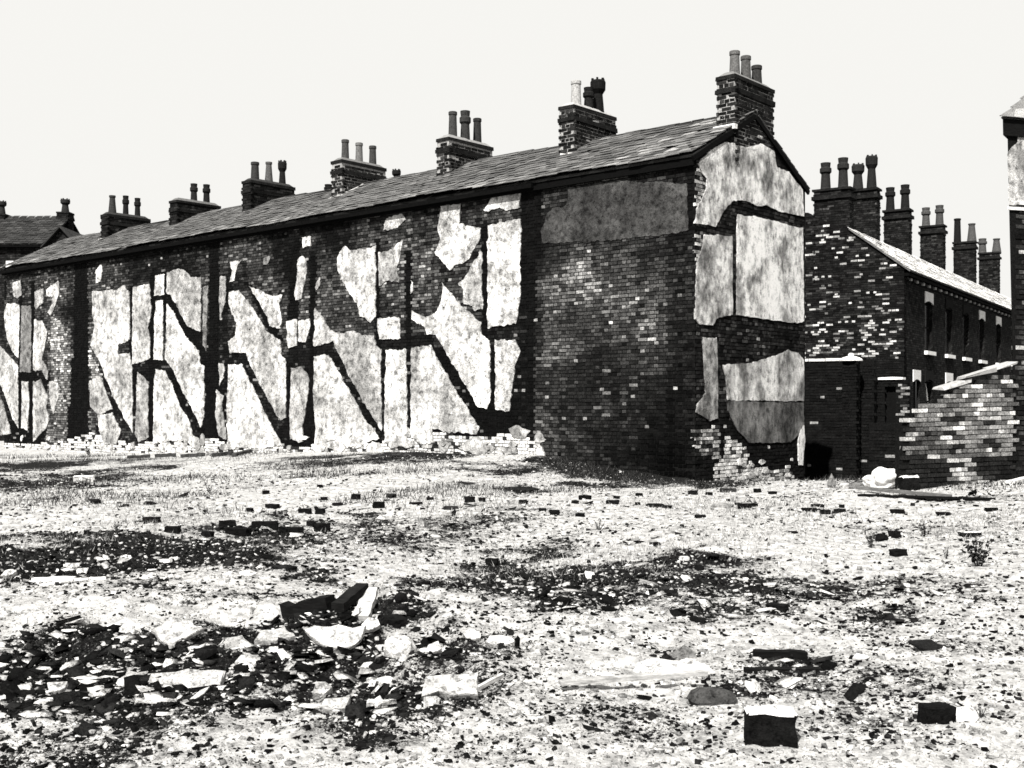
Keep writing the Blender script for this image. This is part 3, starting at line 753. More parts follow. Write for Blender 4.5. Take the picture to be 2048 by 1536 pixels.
for k, (a_, b_, c_, d_) in enumerate(ops):
    if k == len(UPV):
        q = MB(); q.box(Pf(a_, c_, -.13), S2*(b_-a_), -F2*.05, UP*(d_-c_), .01); q.build('door', 'timber', fw2)
    else:
        q = MB(); q.box(Pf(a_, c_, -.13), S2*(b_-a_), -F2*.02, UP*(d_-c_), .01); wd = q.build('window', 'glass', fw2)
        q = MB()
        for (x0, x1, z0_, z1_) in ((a_, b_, c_, c_+.06), (a_, b_, d_-.06, d_), (a_, b_, (c_+d_)/2-.03, (c_+d_)/2+.03), (a_, a_+.05, c_+.06, d_-.06), (b_-.05, b_, c_+.06, d_-.06)):
            q.box(Pf(x0, z0_, -.105), S2*(x1-x0), -F2*.024, UP*(z1_-z0_), .012)
        q.build('window_frame', 'timber', wd)
        if c_ > 3:
            q = MB(); q.box(Pf(a_-.10, c_-.13, -.05), S2*(b_-a_+.2), F2*.16, UP*.13, .85); q.build('window_sill', 'stone', wd)
    # lintel with a cambered soffit; only some are still painted white
    white = k in (0, 3, 4, len(UPV), len(UPV)+2)
    q = MB(); n_ = 6; pts = []
    for i in range(n_+1):
        s = i/n_; pts.append((a_-.05+(b_-a_+.1)*s, d_-.02+.09*math.sin(math.pi*s)))
    top = [(x, d_+.40) for (x, z) in pts]
    for i in range(n_):
        A, Bq = pts[i], pts[i+1]
        q.hexa([Pf(A[0], A[1], -.02), Pf(Bq[0], Bq[1], -.02), Pf(Bq[0], Bq[1], .03), Pf(A[0], A[1], .03), Pf(A[0], d_+.38, -.02), Pf(Bq[0], d_+.38, -.02), Pf(Bq[0], d_+.38, .03), Pf(A[0], d_+.38, .03)], .8 if white else .012)
    q.build('lintel', 'stone', fw2)
# looped white curtains in the first ground floor window
for s in (-1, 1):
    q = MB(); N = 10; v = UPV[0]
    for i in range(N):
        za, zb = .92+1.36*i/N, .92+1.36*(i+1)/N
        def cw(z): h_ = (z-.92)/1.36; return .52*(1-h_**2.2)+.02
        wa, wb = .17*math.sin(math.pi*min(1, .08+i/N)), .17*math.sin(math.pi*min(1, .08+(i+1)/N))
        q.hexa([Pf(v+s*cw(za), za, -.125), Pf(v+s*(cw(za)-wa-.02), za, -.125), Pf(v+s*(cw(za)-wa-.02), za, -.112), Pf(v+s*cw(za), za, -.112),
                Pf(v+s*cw(zb), zb, -.125), Pf(v+s*(cw(zb)-wb-.02), zb, -.125), Pf(v+s*(cw(zb)-wb-.02), zb, -.112), Pf(v+s*cw(zb), zb, -.112)], .85)
    q.build('curtain', 'stone', fw2)
rp = math.atan2(R2Z-E2, RU)
rs = G2*math.cos(rp)+UP*math.sin(rp); rn = -G2*math.sin(rp)+UP*math.cos(rp)
rs2 = -G2*math.cos(rp)+UP*math.sin(rp); rn2 = G2*math.sin(rp)+UP*math.cos(rp)
RSL = RU/math.cos(rp)+.25
q = MB(); q.box(p2(0, -.06, E2+.02)-rs*.25, S2*L2, rs*RSL, rn*.05, .1)
q.box(p2(2*RU, .4, E2+.02)-rs2*.25, S2*L2, rs2*RSL, rn2*.05, .1)
roof2 = q.build('roof', 'slate', row2)
def tone_slate_sheen(u, s, r): return min(.8, .5*math.exp(r.gauss(0, .3)))  # pale tone puts the sheen of this slope into the slate colour
slating(roof2, p2(0, -.06, E2+.02)-rs*.25, S2, rs, rn, L2, RSL, 0, tone_slate_sheen, seed=8, wid=.5, gauge=.25)
q = MB(); q.box(Pf(0, E2-.26, .0), S2*L2, F2*.16, UP*.10, .006); q.build('gutter', 'metal', row2)
q = MB()
for i in range(60): q.box(Pf(.2+i*.43, E2-.36, .0), S2*.2, F2*.07, UP*.09, .5 if i % 2 else .05, jit=.01)
q.build('dentil_course', 'stone', row2)['kind'] = 'stuff'
# chimneys of the street
def stack2(u, v, wid, dep, zt, pots, seed):
    return chimney(row2, p2(u, v, 6), G2, S2, wid, dep, 5.6, zt, pots, mortar='mortar', seed=seed, cap=False, course=.08)
def pots2(*a_): return [(o, h, r, k, t_) for (o, h, r, k, t_) in a_]
# two pots side by side across the ridge: built on two narrow flues of one stack
def ustack(u0, u1, v, zt, pots, seed):
    st = chimney(row2, p2((u0+u1)/2, v, 6), S2, G2, .5, u1-u0, 5.6, zt, pots, mortar='mortar', seed=seed, cap=False, course=.08, bandx=.075)
    return st
ustack(1.80, 3.0, .27, 8.75, [(-.32, 1.05, .17, 'cowl', .02), (.28, .95, .17, 'cowl', .02)], 31)
def vfor(px):        # distance along the street of a ridge point seen at px
    k = (px-HX)/FOC; c0 = O2+G2*(RU+.4)-CAM
    return (k*c0.dot(CF)-c0.dot(CR))/(S2.dot(CR)-k*S2.dot(CF))
for i, (px, py, pts) in enumerate(((1731, 383, [(.35, .95, .17, 'crown', .02), (-.35, 1.2, .16, 'crown', .015)]), (1797, 424, [(.42, .95, .17, 'cowl', .012), (-.40, 1.0, .17, 'cowl', .012)]),
        (1867, 455, [(.42, .85, .17, 'cowl', .06), (-.40, .9, .17, 'cowl', .05)]), (1931, 487, [(.5, 1.2, .16, 'plain', .01), (-.45, .9, .17, 'taper', .2)]), (1980, 508, [(.5, .8, .2, 'cowl', .1), (-.5, .75, .18, 'taper', .4)]))):
    v = vfor(px); f = (p2(RU+.5, v, 0)-CAM).dot(CF); zt = CAM.z+(HY-py)*f/FOC
    ustack(RU-.05, RU+.90, v, zt, [(o*.7, h, r_*1.0, k, min(t_, .06)) for (o, h, r_, k, t_) in pts], 40+i)

# ================================================================== dark yard walls and pier between the terraces
def flat_wall(name, label, pxa, pxb, D, py_top, single=0, tone=None, thick=.23, seed=0, dirv=None, opening=None, coping=None, group=None):
    A = CAM+D*(CF+CR*((pxa-HX)/FOC)); A.z = 0
    d = dirv or -G2; d = d.normalized()
    k = (pxb-HX)/FOC; c0 = A-CAM; L = (k*c0.dot(CF)-c0.dot(CR))/(d.dot(CR)-k*d.dot(CF))
    nn = d.cross(UP); nn = nn if nn.dot(CAM-A) > 0 else -nn
    zt = CAM.z+(HY-py_top)*D/FOC
    t_ = thing(name, A, label, 'wall', group)
    ops_ = [opening] if opening else []
    q = MB()
    if opening:
        a_, b_, c_ = opening
        q.box(A-UP*1.2, d*a_, -nn*thick, UP*(zt+1.2), .01); q.box(A+d*b_-UP*1.2, d*(L-b_), -nn*thick, UP*(zt+1.2), .01); q.box(A+d*a_+UP*c_, d*(b_-a_), -nn*thick, UP*(zt-c_), .01)
    else: q.box(A-UP*1.2, d*L, -nn*thick, UP*(zt+1.2), .01)
    w_ = q.build('wall', 'mortar', t_)
    ins = (lambda u, z, L_: not (opening and opening[0]-.02 < u < opening[1]+.02 and z < opening[2]))
    brickwork(w_, A, d, nn, 0, L, -1.0, zt-.02, ins, tone or (lambda u, z: (.0042+.004*tr.random()) if tr.random() < .985 else .25), single=single, seed=seed)
    return t_, A, d, nn, L, zt
t1, A1, d1, nn1, L1, z1 = flat_wall('yard_wall', 'dark brick yard wall between the torn gable and the street terrace', 1585, 1748, 31, 724, seed=51)
for i in range(int(L1/.45)):
    q = MB(); q.box(A1+d1*(i*.45)+nn1*.03+UP*(z1+.003), d1*.43, -nn1*.29, UP*.07, .6 if rnd.random() < .6 else .02, jit=.006); q.build('coping_brick', 'stone', t1)
t2, A2, d2, nn2, L2w, z2 = flat_wall('yard_wall', 'dark brick outhouse wall with a doorway and pale lintel', 1746, 1816, 30.2, 760, seed=52, opening=(.30, .58, 1.95), tone=lambda u, z: (.3*tr.random()**3+.005) if u > .6 else .006)
q = MB(); N = 10
for i in range(N):
    s0, s1 = i/N, (i+1)/N; zb = lambda s: z2+.0-.20*math.sin(math.pi*(.1+.85*s))*0
    a_ = A2+d2*(.14+.62*s0); b_ = A2+d2*(.14+.62*s1)
    q.box(a_+nn2*.05+UP*(z2+.004), b_-a_, -nn2*.33, UP*(.07-.03*abs(s0-.5)), .85)
q.build('coping', 'stone', t2)
q = MB(); a_ = A2+d2*.30-nn2*.12-UP*.3; q.box(a_, d2*.28, -nn2*.04, UP*2.25, .005); q.build('door', 'timber', t2)
t3, A3, d3, nn3, L3, z3 = flat_wall('yard_wall', 'low black yard wall in front of the outhouse doorway', 1738, 1812, 26, 846, seed=53)
# pier with a pale cap
pc = CAM+29.6*(CF+CR*((1702-HX)/FOC)); pc.z = 0
pier = thing('gate_pier', pc, 'dark brick gate pier with a pale stone cap and knob', 'pier')
zp = CAM.z+(HY-722)*29.6/FOC
q = MB(); q.box(pc-d1*.17-nn1*.17-UP*1.2, d1*.34, nn1*.34, UP*(zp+1.2), .01); sh = q.build('shaft', 'mortar', pier)
for (O, d_, n_) in ((pc-d1*.17+nn1*.17, d1, nn1), (pc+d1*.17+nn1*.17, -nn1, d1)):
    brickwork(sh, O, d_, n_, 0, .34, -.9, zp-.02, lambda u, z, L: True, lambda u, z: .0045+.004*tr.random(), seed=54, blen=.17)
q = MB(); q.lathe(pc+UP*zp, [(.17, 0), (.29, .0), (.29, .035), (.20, .09), (.09, .12), (.06, .135), (.075, .16), (.04, .20)], 14, .8); q.build('cap', 'stone', pier)

# ================================================================== broken wall and house at the right edge
Bw = math.radians(72)
EW = CR*math.sin(Bw)+CF*math.cos(Bw); NW = CR*math.cos(Bw)-CF*math.sin(Bw)
OW = CAM+18.0*(CF+CR*((1806-HX)/FOC)); OW.z = 0
def uw(px):
    k = (px-HX)/FOC; c0 = OW-CAM; return (k*c0.dot(CF)-c0.dot(CR))/(EW.dot(CR)-k*EW.dot(CF))
def zw(px, py):
    u = uw(px); f = (OW+EW*u-CAM).dot(CF); return CAM.z+(HY-py)*f/FOC
broken = thing('broken_wall', OW, 'low broken brick wall with stepped top and pale weathered bricks', 'wall')
prof_px = [(1806, 842), (1816, 842), (1817, 833), (1839, 833), (1840, 815), (1852, 815), (1853, 806), (1868, 806), (1869, 796), (1884, 796), (1885, 782), (1905, 776), (1940, 764), (1985, 750), (2034, 738)]
WP = [(uw(a_), zw(a_, b_)) for (a_, b_) in prof_px]
LWL = uw(2034)
q = MB(); low = [(u, z-.075) for (u, z) in WP]
ring = [(0, -.6)]+low+[(LWL, -.6)]
q.quadface([OW+EW*u+UP*z-NW*.012 for (u, z) in ring], .02); q.quadface([OW+EW*u+UP*z-NW*.20 for (u, z) in ring[::-1]], .02)
for i in range(len(ring)):
    (u0, za), (u1, zb) = ring[i], ring[(i+1) % len(ring)]
    q.quadface([OW+EW*u0+UP*za-NW*.012, OW+EW*u0+UP*za-NW*.20, OW+EW*u1+UP*zb-NW*.20, OW+EW*u1+UP*zb-NW*.012], .02)
bw_ = q.build('wall', 'mortar', broken)
wu = [p[0] for p in WP]; wz = [p[1] for p in WP]
TL = .018
def tone_w(u, z):
    zz = z+u*TL
    if zz < .62:
        blot = n2(u, zz, 1.6, 9)
        return .5*tr.random() if (blot > .12 and u > .85) else .006+.01*tr.random()
    b_ = .11*math.exp(tr.gauss(0, .5))*(1+.8*n2(u, zz, 1.3, 3))
    if tr.random() < .12: b_ = tr.uniform(.3, .6)
    if tr.random() < .12: b_ = .015
    return min(b_, .75)
brickwork(bw_, OW, EW, NW, 0, LWL, -.15, 2.2, lambda u, z, L: z+u*TL+.03 < np.interp(u, wu, wz), tone_w, single=300, course=.0725, blen=.232, proud=.012, seed=61, tilt=TL)
q = MB()
for (a_, b_) in (((1884, 781), (1943, 762)), ((1930, 758), (1990, 741)), ((1985, 742), (2031, 727))):
    pa = OW+EW*uw(a_[0])+UP*zw(*a_); pb = OW+EW*uw(b_[0])+UP*zw(*b_)
    q = MB(); q.box(pa+NW*.03, pb-pa, -NW*.25, UP*.035, .3, jit=.025); q.build('coping_slab', 'stone', broken)
# end house
OH = CAM+18.9*(CF+CR*((2031-HX)/FOC)); OH.z = 0
house = thing('end_house', OH, 'tall brick and render house corner cut off by the right edge', 'building')
LEAN = -.165/6.0                               # the old wall leans out to the left
EH = EW; NH = NW; HE = 6.05; LH = 4.0
DH = (CR*.56+CF*.83)
def ph(u, d, z): return OH+EH*(u+LEAN*z)+DH*d+UP*z
q = MB(); q.hexa([ph(0, 0, -.8), ph(LH, 0, -.8), ph(LH, 3.5, -.8), ph(0, 3.5, -.8), ph(0, 0, HE), ph(LH, 0, HE), ph(LH, 3.5, HE), ph(0, 3.5, HE)], .01)
hw = q.build('wall', 'mortar', house)
def zh(py): return CAM.z+(HY-py)*18.95/FOC
def tone_h(u, z):
    b_ = .013*math.exp(tr.gauss(0, .6))
    if tr.random() < .10: b_ = tr.uniform(.05, .3)
    if z > zh(620) and tr.random() < .2: b_ *= 4
    return b_
HS = Shapes([[(-.2, zh(412)), (3.8, zh(412)), (3.8, zh(268)), (.22, zh(246)), (.20, zh(285)), (.05, zh(300)), (-.2, zh(312))]])
ucut = 1.0
brickwork(hw, OH, EH, NH, 0, LH, -.3, HE-.3, lambda u, z, L: 0 < u-LEAN*z and not (HS.hit(u-LEAN*z-.1, z) and HS.hit(u-LEAN*z+.1, z)), tone_h, single=280, seed=71, blen=.245, course=.082)
brickwork(hw, OH, NH*-1, -EH+UP*0, 0, 3.5, -.3, HE-.3, lambda u, z, L: False, tone_h, seed=72)
plaster(hw, [(p[0] if p[0] > 0 else .004, p[1]) for p in HS.p[0][1]], lambda u, z, d: ph(u, -d, z), .022, .55, 'gable_plaster', 300)
q = MB()
for (zz, hgt, pr, tn) in ((HE-.26, .26, .07, .006),):
    q.hexa([ph(-pr, -pr, zz), ph(LH, -pr, zz), ph(LH, 3.5, zz), ph(-pr, 3.5, zz), ph(-pr, -pr, zz+hgt), ph(LH, -pr, zz+hgt), ph(LH, 3.5, zz+hgt), ph(-pr, 3.5, zz+hgt)], tn)
q.build('eaves_band', 'timber', house)
zb = zh(418); q = MB(); q.hexa([ph(-.02, -.05, zb-.03), ph(LH, -.05, zb-.03), ph(LH, .02, zb-.03), ph(-.02, .02, zb-.03), ph(-.02, -.05, zb+.02), ph(LH, -.05, zb+.02), ph(LH, .02, zb+.02), ph(-.02, .02, zb+.02)], .6); q.build('string_course', 'stone', house)
# hipped slate roof rising to the right
q = MB(); hb = [ph(-.1, -.1, HE+.01), ph(LH, -.1, HE+.01), ph(LH, 3.6, HE+.01), ph(-.1, 3.6, HE+.01)]; ht = [ph(1.5, 1.7, HE+2.0), ph(LH, 1.7, HE+2.0), ph(LH, 1.9, HE+2.0), ph(1.5, 1.9, HE+2.0)]
q.hexa(hb+ht, .05); hr = q.build('roof', 'slate', house)
for j in range(11):
    s = j/11.0; z = HE+.02+2.08*s; off = -.13+1.8*s; u = off; k = 0
    while u < 2.6:
        a_ = ph(max(u, off), off, z); es_ = (ph(0, 1.8, HE+2.1)-ph(0, 0, HE)).normalized()
        nh = EH.cross(es_); nh = nh if nh.z > 0 else -nh
        sk = EH*(.28 if k == 0 else 0)
        q = MB(); q.box(a_+nh*.02, EH*.27, es_*.30+sk, nh*.012, .16*math.exp(rnd.gauss(0, .4)), jit=.006); q.build('slate', 'slate', hr)
        u += .28+(.14 if k == 0 and j % 2 else 0); k += 1

# ================================================================== houses far behind on the left
def far_house(name, label, px0, px1, D, py_ridge, py_eave, depth=5.0, dirv=None, tone=.03):
    A = CAM+D*(CF+CR*((px0-HX)/FOC)); A.z = 0
    d = (dirv or CR).normalized(); nn = Vector((d.y, -d.x, 0)); nn = nn if nn.dot(CAM-A) > 0 else -nn
    L = (px1-px0)*D/FOC; zr = CAM.z+(HY-py_ridge)*(D+depth/2)/FOC; ze = CAM.z+(HY-py_eave)*D/FOC
    t_ = thing(name, A, label, 'house')
    def P(u, w_, z): return A+d*u-nn*w_+UP*z
    q = MB(); pr = [(0, -.8), (0, ze), (depth/2, zr-.12), (depth, ze), (depth, -.8)]
    q.quadface([P(0, w_, z) for (w_, z) in pr], .01); q.quadface([P(L, w_, z) for (w_, z) in pr[::-1]], .01)
    for i in range(4): q.quadface([P(0, *pr[i]), P(L, *pr[i]), P(L, *pr[i+1]), P(0, *pr[i+1])], .01, [(0, pr[i][1]), (L, pr[i][1]), (L, pr[i+1][1]), (0, pr[i+1][1])])
    w_ = q.build('wall', 'far_brick', t_)
    pt = math.atan2(zr-ze, depth/2); s_ = -nn*math.cos(pt)+UP*math.sin(pt); n_ = nn*math.sin(pt)+UP*math.cos(pt)
    s2_ = nn*math.cos(pt)+UP*math.sin(pt); n2_ = -nn*math.sin(pt)+UP*math.cos(pt)
    SLn = depth/2/math.cos(pt)+.25
    q = MB(); q.box(P(-.1, 0, ze)-s_*.25, d*(L+.2), s_*SLn, n_*.06, tone); q.box(P(-.1, depth, ze)-s2_*.25, d*(L+.2), s2_*SLn, n2_*.06, tone)
    rf_ = q.build('roof', 'slate', t_)
    slating(rf_, P(-.1, 0, ze)-s_*.25, d, s_, n_, L+.2, SLn, 0, lambda u, s, r: tone*math.exp(r.gauss(0, .3)), wid=.35, gauge=.25, seed=int(px0)+90)
    q = MB(); q.box(P(-.1, -.22, ze-.20), d*(L+.2), -nn*.1, UP*.12, .005); q.build('gutter', 'metal', t_)
    return t_, P, L, ze, zr, d, nn, w_, rf_
lh, P, L, ze, zr, d, nn, lw_, lr_ = far_house('far_house', 'dark gabled house with slate roof beyond the left end of the terrace', -160, 84, 50, 437, 486, depth=6.0, tone=.022)
def ul(px): return (px+160)*50/FOC
# cross gable with a window
gx0, gx1 = 5.82, 7.10; gm = (gx0+gx1)/2; gz = CAM.z+(HY-456)*49/FOC; ge = CAM.z+(HY-490)*49/FOC
q = MB(); pr = [(gx0, -.8), (gx1, -.8), (gx1, ge), (gm, gz-.1), (gx0, ge)]
q.quadface([P(u, -1.0, z) for (u, z) in pr], .01, [(u, z) for (u, z) in pr])
for i in range(5):
    a_, b_ = pr[i], pr[(i+1) % 5]; q.quadface([P(a_[0], -1.0, a_[1]), P(b_[0], -1.0, b_[1]), P(b_[0], 2.5, b_[1]), P(a_[0], 2.5, a_[1])], .01, [(0, 0), (1, 0), (1, 1), (0, 1)])
cg = q.build('cross_gable', 'far_brick', lh)
q = MB()
for s in (-1, 1):
    ed = P(gm+s*(gx1-gm+.15), -1.2, ge-.15); ap = P(gm, -1.2, gz); th = UP*.08
    q.hexa([ed, ap, P(gm, 2.5, gz), P(gm+s*(gx1-gm+.15), 2.5, ge-.15), ed+th, ap+th, P(gm, 2.5, gz)+th, P(gm+s*(gx1-gm+.15), 2.5, ge-.15)+th], .02)
q.build('cross_gable_roof', 'slate', cg)
for k, (zo, h_) in enumerate(((-.55, .55), (-1.3, .6))):
    q = MB(); q.box(P(gm-.2, -1.02, ge+zo-.1), d*.4, -nn*-.02, UP*h_, .2 if k == 0 else .02); wv = q.build('window', 'stone', cg)
    q = MB(); q.box(P(gm-.26, -1.05, ge+zo-.18), d*.52, nn*.06, UP*.07, .35); q.build('window_sill', 'stone', wv)
q = MB(); q.box(P(ul(14), -.05, CAM.z+(HY-542)*50/FOC), d*.65, nn*.06, UP*.42, .8); q.build('lintel', 'stone', lw_)
for (px, zt_py, dy) in ((-58, 430, .0), (77, 412, 0)):
    chimney(lh, P(ul(px), 3.0, 8), d, nn, .55, .6, 8.0, CAM.z+(HY-(432 if px < 50 else 428))*53/FOC, [(0, .62, .16, 'crown', .02)], mortar='mortar', seed=80+px, cap=False)
# long roof behind the terrace seen between its chimneys, with pots peeping over the ridge
bh, P, L, ze, zr, d, nn, bw2, br2 = far_house('rear_house_row', 'grey slate roof of a row behind the terrace, between its two farthest chimneys', 286, 352, 48, 447, 470, depth=5.0, tone=.05)
for (px, py, D, hh) in ((657, 377, 44, .5), (799, 354, 40, .4), (815, 358, 40.6, .3)):
    pass
def ridge_pot_house(px, py, D, kinds, label, seed):
    A = CAM+D*(CF+CR*((px-HX)/FOC)); A.z = 0
    z = CAM.z+(HY-py)*D/FOC; t_ = thing('rear_house', A, label, 'house')
    q = MB(); q.box(A-XD*3-YD*2-UP*.8, XD*6, YD*4, UP*(z-2.4+.8), .01); w_ = q.build('wall', 'far_brick', t_)
    q = MB(); q.hexa([A-XD*3.1-YD*2.2+UP*(z-2.39), A+XD*3.1-YD*2.2+UP*(z-2.39), A+XD*3.1+YD*2.2+UP*(z-2.39), A-XD*3.1+YD*2.2+UP*(z-2.39), A-XD*3.1-YD*.05+UP*(z-1.2), A+XD*3.1-YD*.05+UP*(z-1.2), A+XD*3.1+YD*.05+UP*(z-1.2), A-XD*3.1+YD*.05+UP*(z-1.2)], .03)
    q.build('roof', 'slate', t_)
    chimney(t_, A+UP*(z-2), XD, YD, .4, 1.0, z-1.8, z-.55, kinds, mortar='mortar', seed=seed, cap=False)
ridge_pot_house(657, 371, 44, [(0, .55, .15, 'cowl', .01)], 'house behind the terrace with one pot peeping over the ridge', 95)
ridge_pot_house(803, 345, 42, [(-.25, .55, .12, 'crown', .012), (.2, .42, .15, 'plain', .03)], 'house behind the terrace with two pots peeping over the ridge', 96)

# ================================================================== rubble
def stones(name, label, cat, count, smin, smax, tone_lo, tone_hi, seed, dens, flat=.55, fr=(4.2, 26)):
    rs_ = np.random.RandomState(seed); P_ = []
    while sum(len(a_) for a_ in P_) < count:
        n = 30000
        # evenly over depth on a log scale: near ground carries more stones
        f = np.exp(rs_.uniform(math.log(fr[0]), math.log(fr[1]), n)); r = rs_.uniform(-.62, .62, n)*f
        x = CAM.x+r*CR.x+f*CF.x; y = CAM.y+r*CR.y+f*CF.y
        keep = (rs_.rand(n) < dens(r, f, x, y)) & ((y < -.25) | (x > .3)) 
        P_.append(np.stack([x, y, f], -1)[keep])
    P_ = np.concatenate(P_)[:count]
    x, y, f = P_.T; n = len(x)
    z = height(x, y)+micro(x, y, f)
    s = smin*(smax/smin)**(rs_.rand(n)**2.6)*np.clip(.55+f/16, .7, 1.5)
    cube = np.array([[-1, -1, -1], [1, -1, -1], [1, 1, -1], [-1, 1, -1], [-1, -1, 1], [1, -1, 1], [1, 1, 1], [-1, 1, 1]], float)*.5
    V = cube[None]*np.stack([s*rs_.uniform(.7, 1.5, n), s*rs_.uniform(.6, 1.1, n), s*flat*rs_.uniform(.5, 1.3, n)], -1)[:, None]
    V = V*(1+rs_.uniform(-.5, .35, V.shape))
    a_ = rs_.uniform(0, 6.28, n); tl = rs_.normal(0, .38, n)
    c, si = np.cos(tl), np.sin(tl); V[..., 0], V[..., 2] = V[..., 0]*c[:, None]-V[..., 2]*si[:, None], V[..., 0]*si[:, None]+V[..., 2]*c[:, None]
    c, si = np.cos(a_), np.sin(a_); V[..., 0], V[..., 1] = V[..., 0]*c[:, None]-V[..., 1]*si[:, None], V[..., 0]*si[:, None]+V[..., 1]*c[:, None]
    V = V+np.stack([x, y, z+s*flat*.25], -1)[:, None]
    fc = np.array([(4, 5, 6, 7), (0, 1, 5, 4), (1, 2, 6, 5), (2, 3, 7, 6), (3, 0, 4, 7)])
    Q = (fc[None]+np.arange(n)[:, None, None]*8).reshape(-1, 4)
    tn = np.repeat(np.exp(rs_.uniform(math.log(tone_lo), math.log(tone_hi), n)), 5)
    o = fast_mesh(name, V.reshape(-1, 3), Q, 'rubble', None, {'tone': tn})
    return tag(o, label, cat, kind='stuff')
A_ = lambda r, f, x, y: ash_shade_at(r, f, x, y)
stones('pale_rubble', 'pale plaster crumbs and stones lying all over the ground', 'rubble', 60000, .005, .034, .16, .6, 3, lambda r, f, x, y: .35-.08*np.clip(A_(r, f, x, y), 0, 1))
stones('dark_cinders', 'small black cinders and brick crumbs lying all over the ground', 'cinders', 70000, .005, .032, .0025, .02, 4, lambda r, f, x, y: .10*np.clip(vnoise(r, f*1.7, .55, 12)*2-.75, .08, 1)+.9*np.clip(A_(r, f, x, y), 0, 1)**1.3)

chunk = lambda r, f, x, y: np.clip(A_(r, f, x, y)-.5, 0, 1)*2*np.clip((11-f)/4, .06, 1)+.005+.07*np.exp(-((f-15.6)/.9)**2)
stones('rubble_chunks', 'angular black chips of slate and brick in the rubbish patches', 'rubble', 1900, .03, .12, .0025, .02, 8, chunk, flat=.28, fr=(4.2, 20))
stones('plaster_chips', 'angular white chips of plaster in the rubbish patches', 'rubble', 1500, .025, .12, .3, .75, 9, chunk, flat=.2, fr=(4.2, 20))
def lump_mesh(mb, c, size, tone, seed, sub=2, rough=.28, sq=.8):
    bm = bmesh.new(); bmesh.ops.create_icosphere(bm, subdivisions=sub, radius=1)
    for v in bm.verts:
        p = v.co.copy(); k = 1+rough*mnoise.noise(p*1.3+Vector((seed*5.1, 0, 0)))*1.6+rough*.5*mnoise.noise(p*3.7+Vector((0, seed*3.3, 0)))
        q = p*k; q = Vector([math.copysign(abs(a_)**sq, a_) for a_ in q])
        v.co = Vector((q.x*size[0], q.y*size[1], max(q.z, -.55)*size[2]))
    k0 = len(mb.v); R = Matrix.Rotation(math.atan2(CR.y, CR.x), 3, 'Z')
    mb.v += [tuple(Vector(c)+R @ v.co) for v in bm.verts]
    for f in bm.faces: mb.f.append(tuple(k0+v.index for v in f.verts)); mb.t.append(tone); mb.uv.append(None)
    bm.free()
def place(px, py):
    p = ground(px, py); z = on_ground(p.x, p.y); f = (p-CAM).dot(CF)
    return Vector((p.x, p.y, z)), FOC/f
def finish(mb, name, c, mat, label, cat, group=None):
    me = bpy.data.meshes.new(name); me.from_pydata([(x-c.x, y-c.y, z-c.z) for (x, y, z) in mb.v], [], mb.f)
    me.attributes.new('tone', 'FLOAT', 'FACE').data.foreach_set('value', mb.t); me.materials.append(M[mat])
    o = bpy.data.objects.new(name, me); o.location = c; COL.objects.link(o); BASE[o.name] = c.copy()
    return tag(o, label, cat, group)
dr = random.Random(99)
def loose_brick(px, py, wpx, hpx, label, group=None, tone=.007, yaw=None, top=None, name='loose_brick', tall=.75):
    """chipped brick standing on the ground, seen wpx wide and hpx high"""
    c, s = place(px, py+hpx*.45); w, h = wpx/s, min(hpx/s*.85, wpx/s*tall); dp = max(h*.9, min(.11, w*.6))
    yaw = dr.uniform(-.6, .6) if yaw is None else yaw
    ex = (CR*math.cos(yaw)+CF*math.sin(yaw)); ey = (-CR*math.sin(yaw)+CF*math.cos(yaw)); ez = (UP+CR*dr.uniform(-.12, .12)+CF*dr.uniform(-.1, .1)).normalized()
    bm = bmesh.new(); bmesh.ops.create_cube(bm, size=1)
    bmesh.ops.bevel(bm, geom=bm.edges[:], offset=.06, segments=1, affect='EDGES'); bmesh.ops.subdivide_edges(bm, edges=bm.edges[:], cuts=2, use_grid_fill=True)
    bm.verts.index_update(); mb = MB()
    sd = dr.random()*50
    mb.v = [tuple(c+ex*(v.co.x*w)+ey*(v.co.y*dp)+ez*((v.co.z+.42)*h)+Vector((mnoise.noise(v.co*4+Vector((sd, 0, 0))), mnoise.noise(v.co*4+Vector((0, sd, 0))), mnoise.noise(v.co*4+Vector((0, 0, sd)))))*h*(.15 if wpx < 45 else .05)+Vector((mnoise.noise(v.co*11+Vector((sd, 3, 0))), mnoise.noise(v.co*11+Vector((3, sd, 0))), mnoise.noise(v.co*11+Vector((0, 3, sd)))))*h*.06) for v in bm.verts]
    bm.normal_update()
    for f in bm.faces:
        mb.f.append(tuple(v.index for v in f.verts)); mb.t.append(top if (top and f.normal.z > .7) else tone); mb.uv.append(None)
    bm.free()
    return finish(mb, name, c, 'rubble', label, 'brick', group)
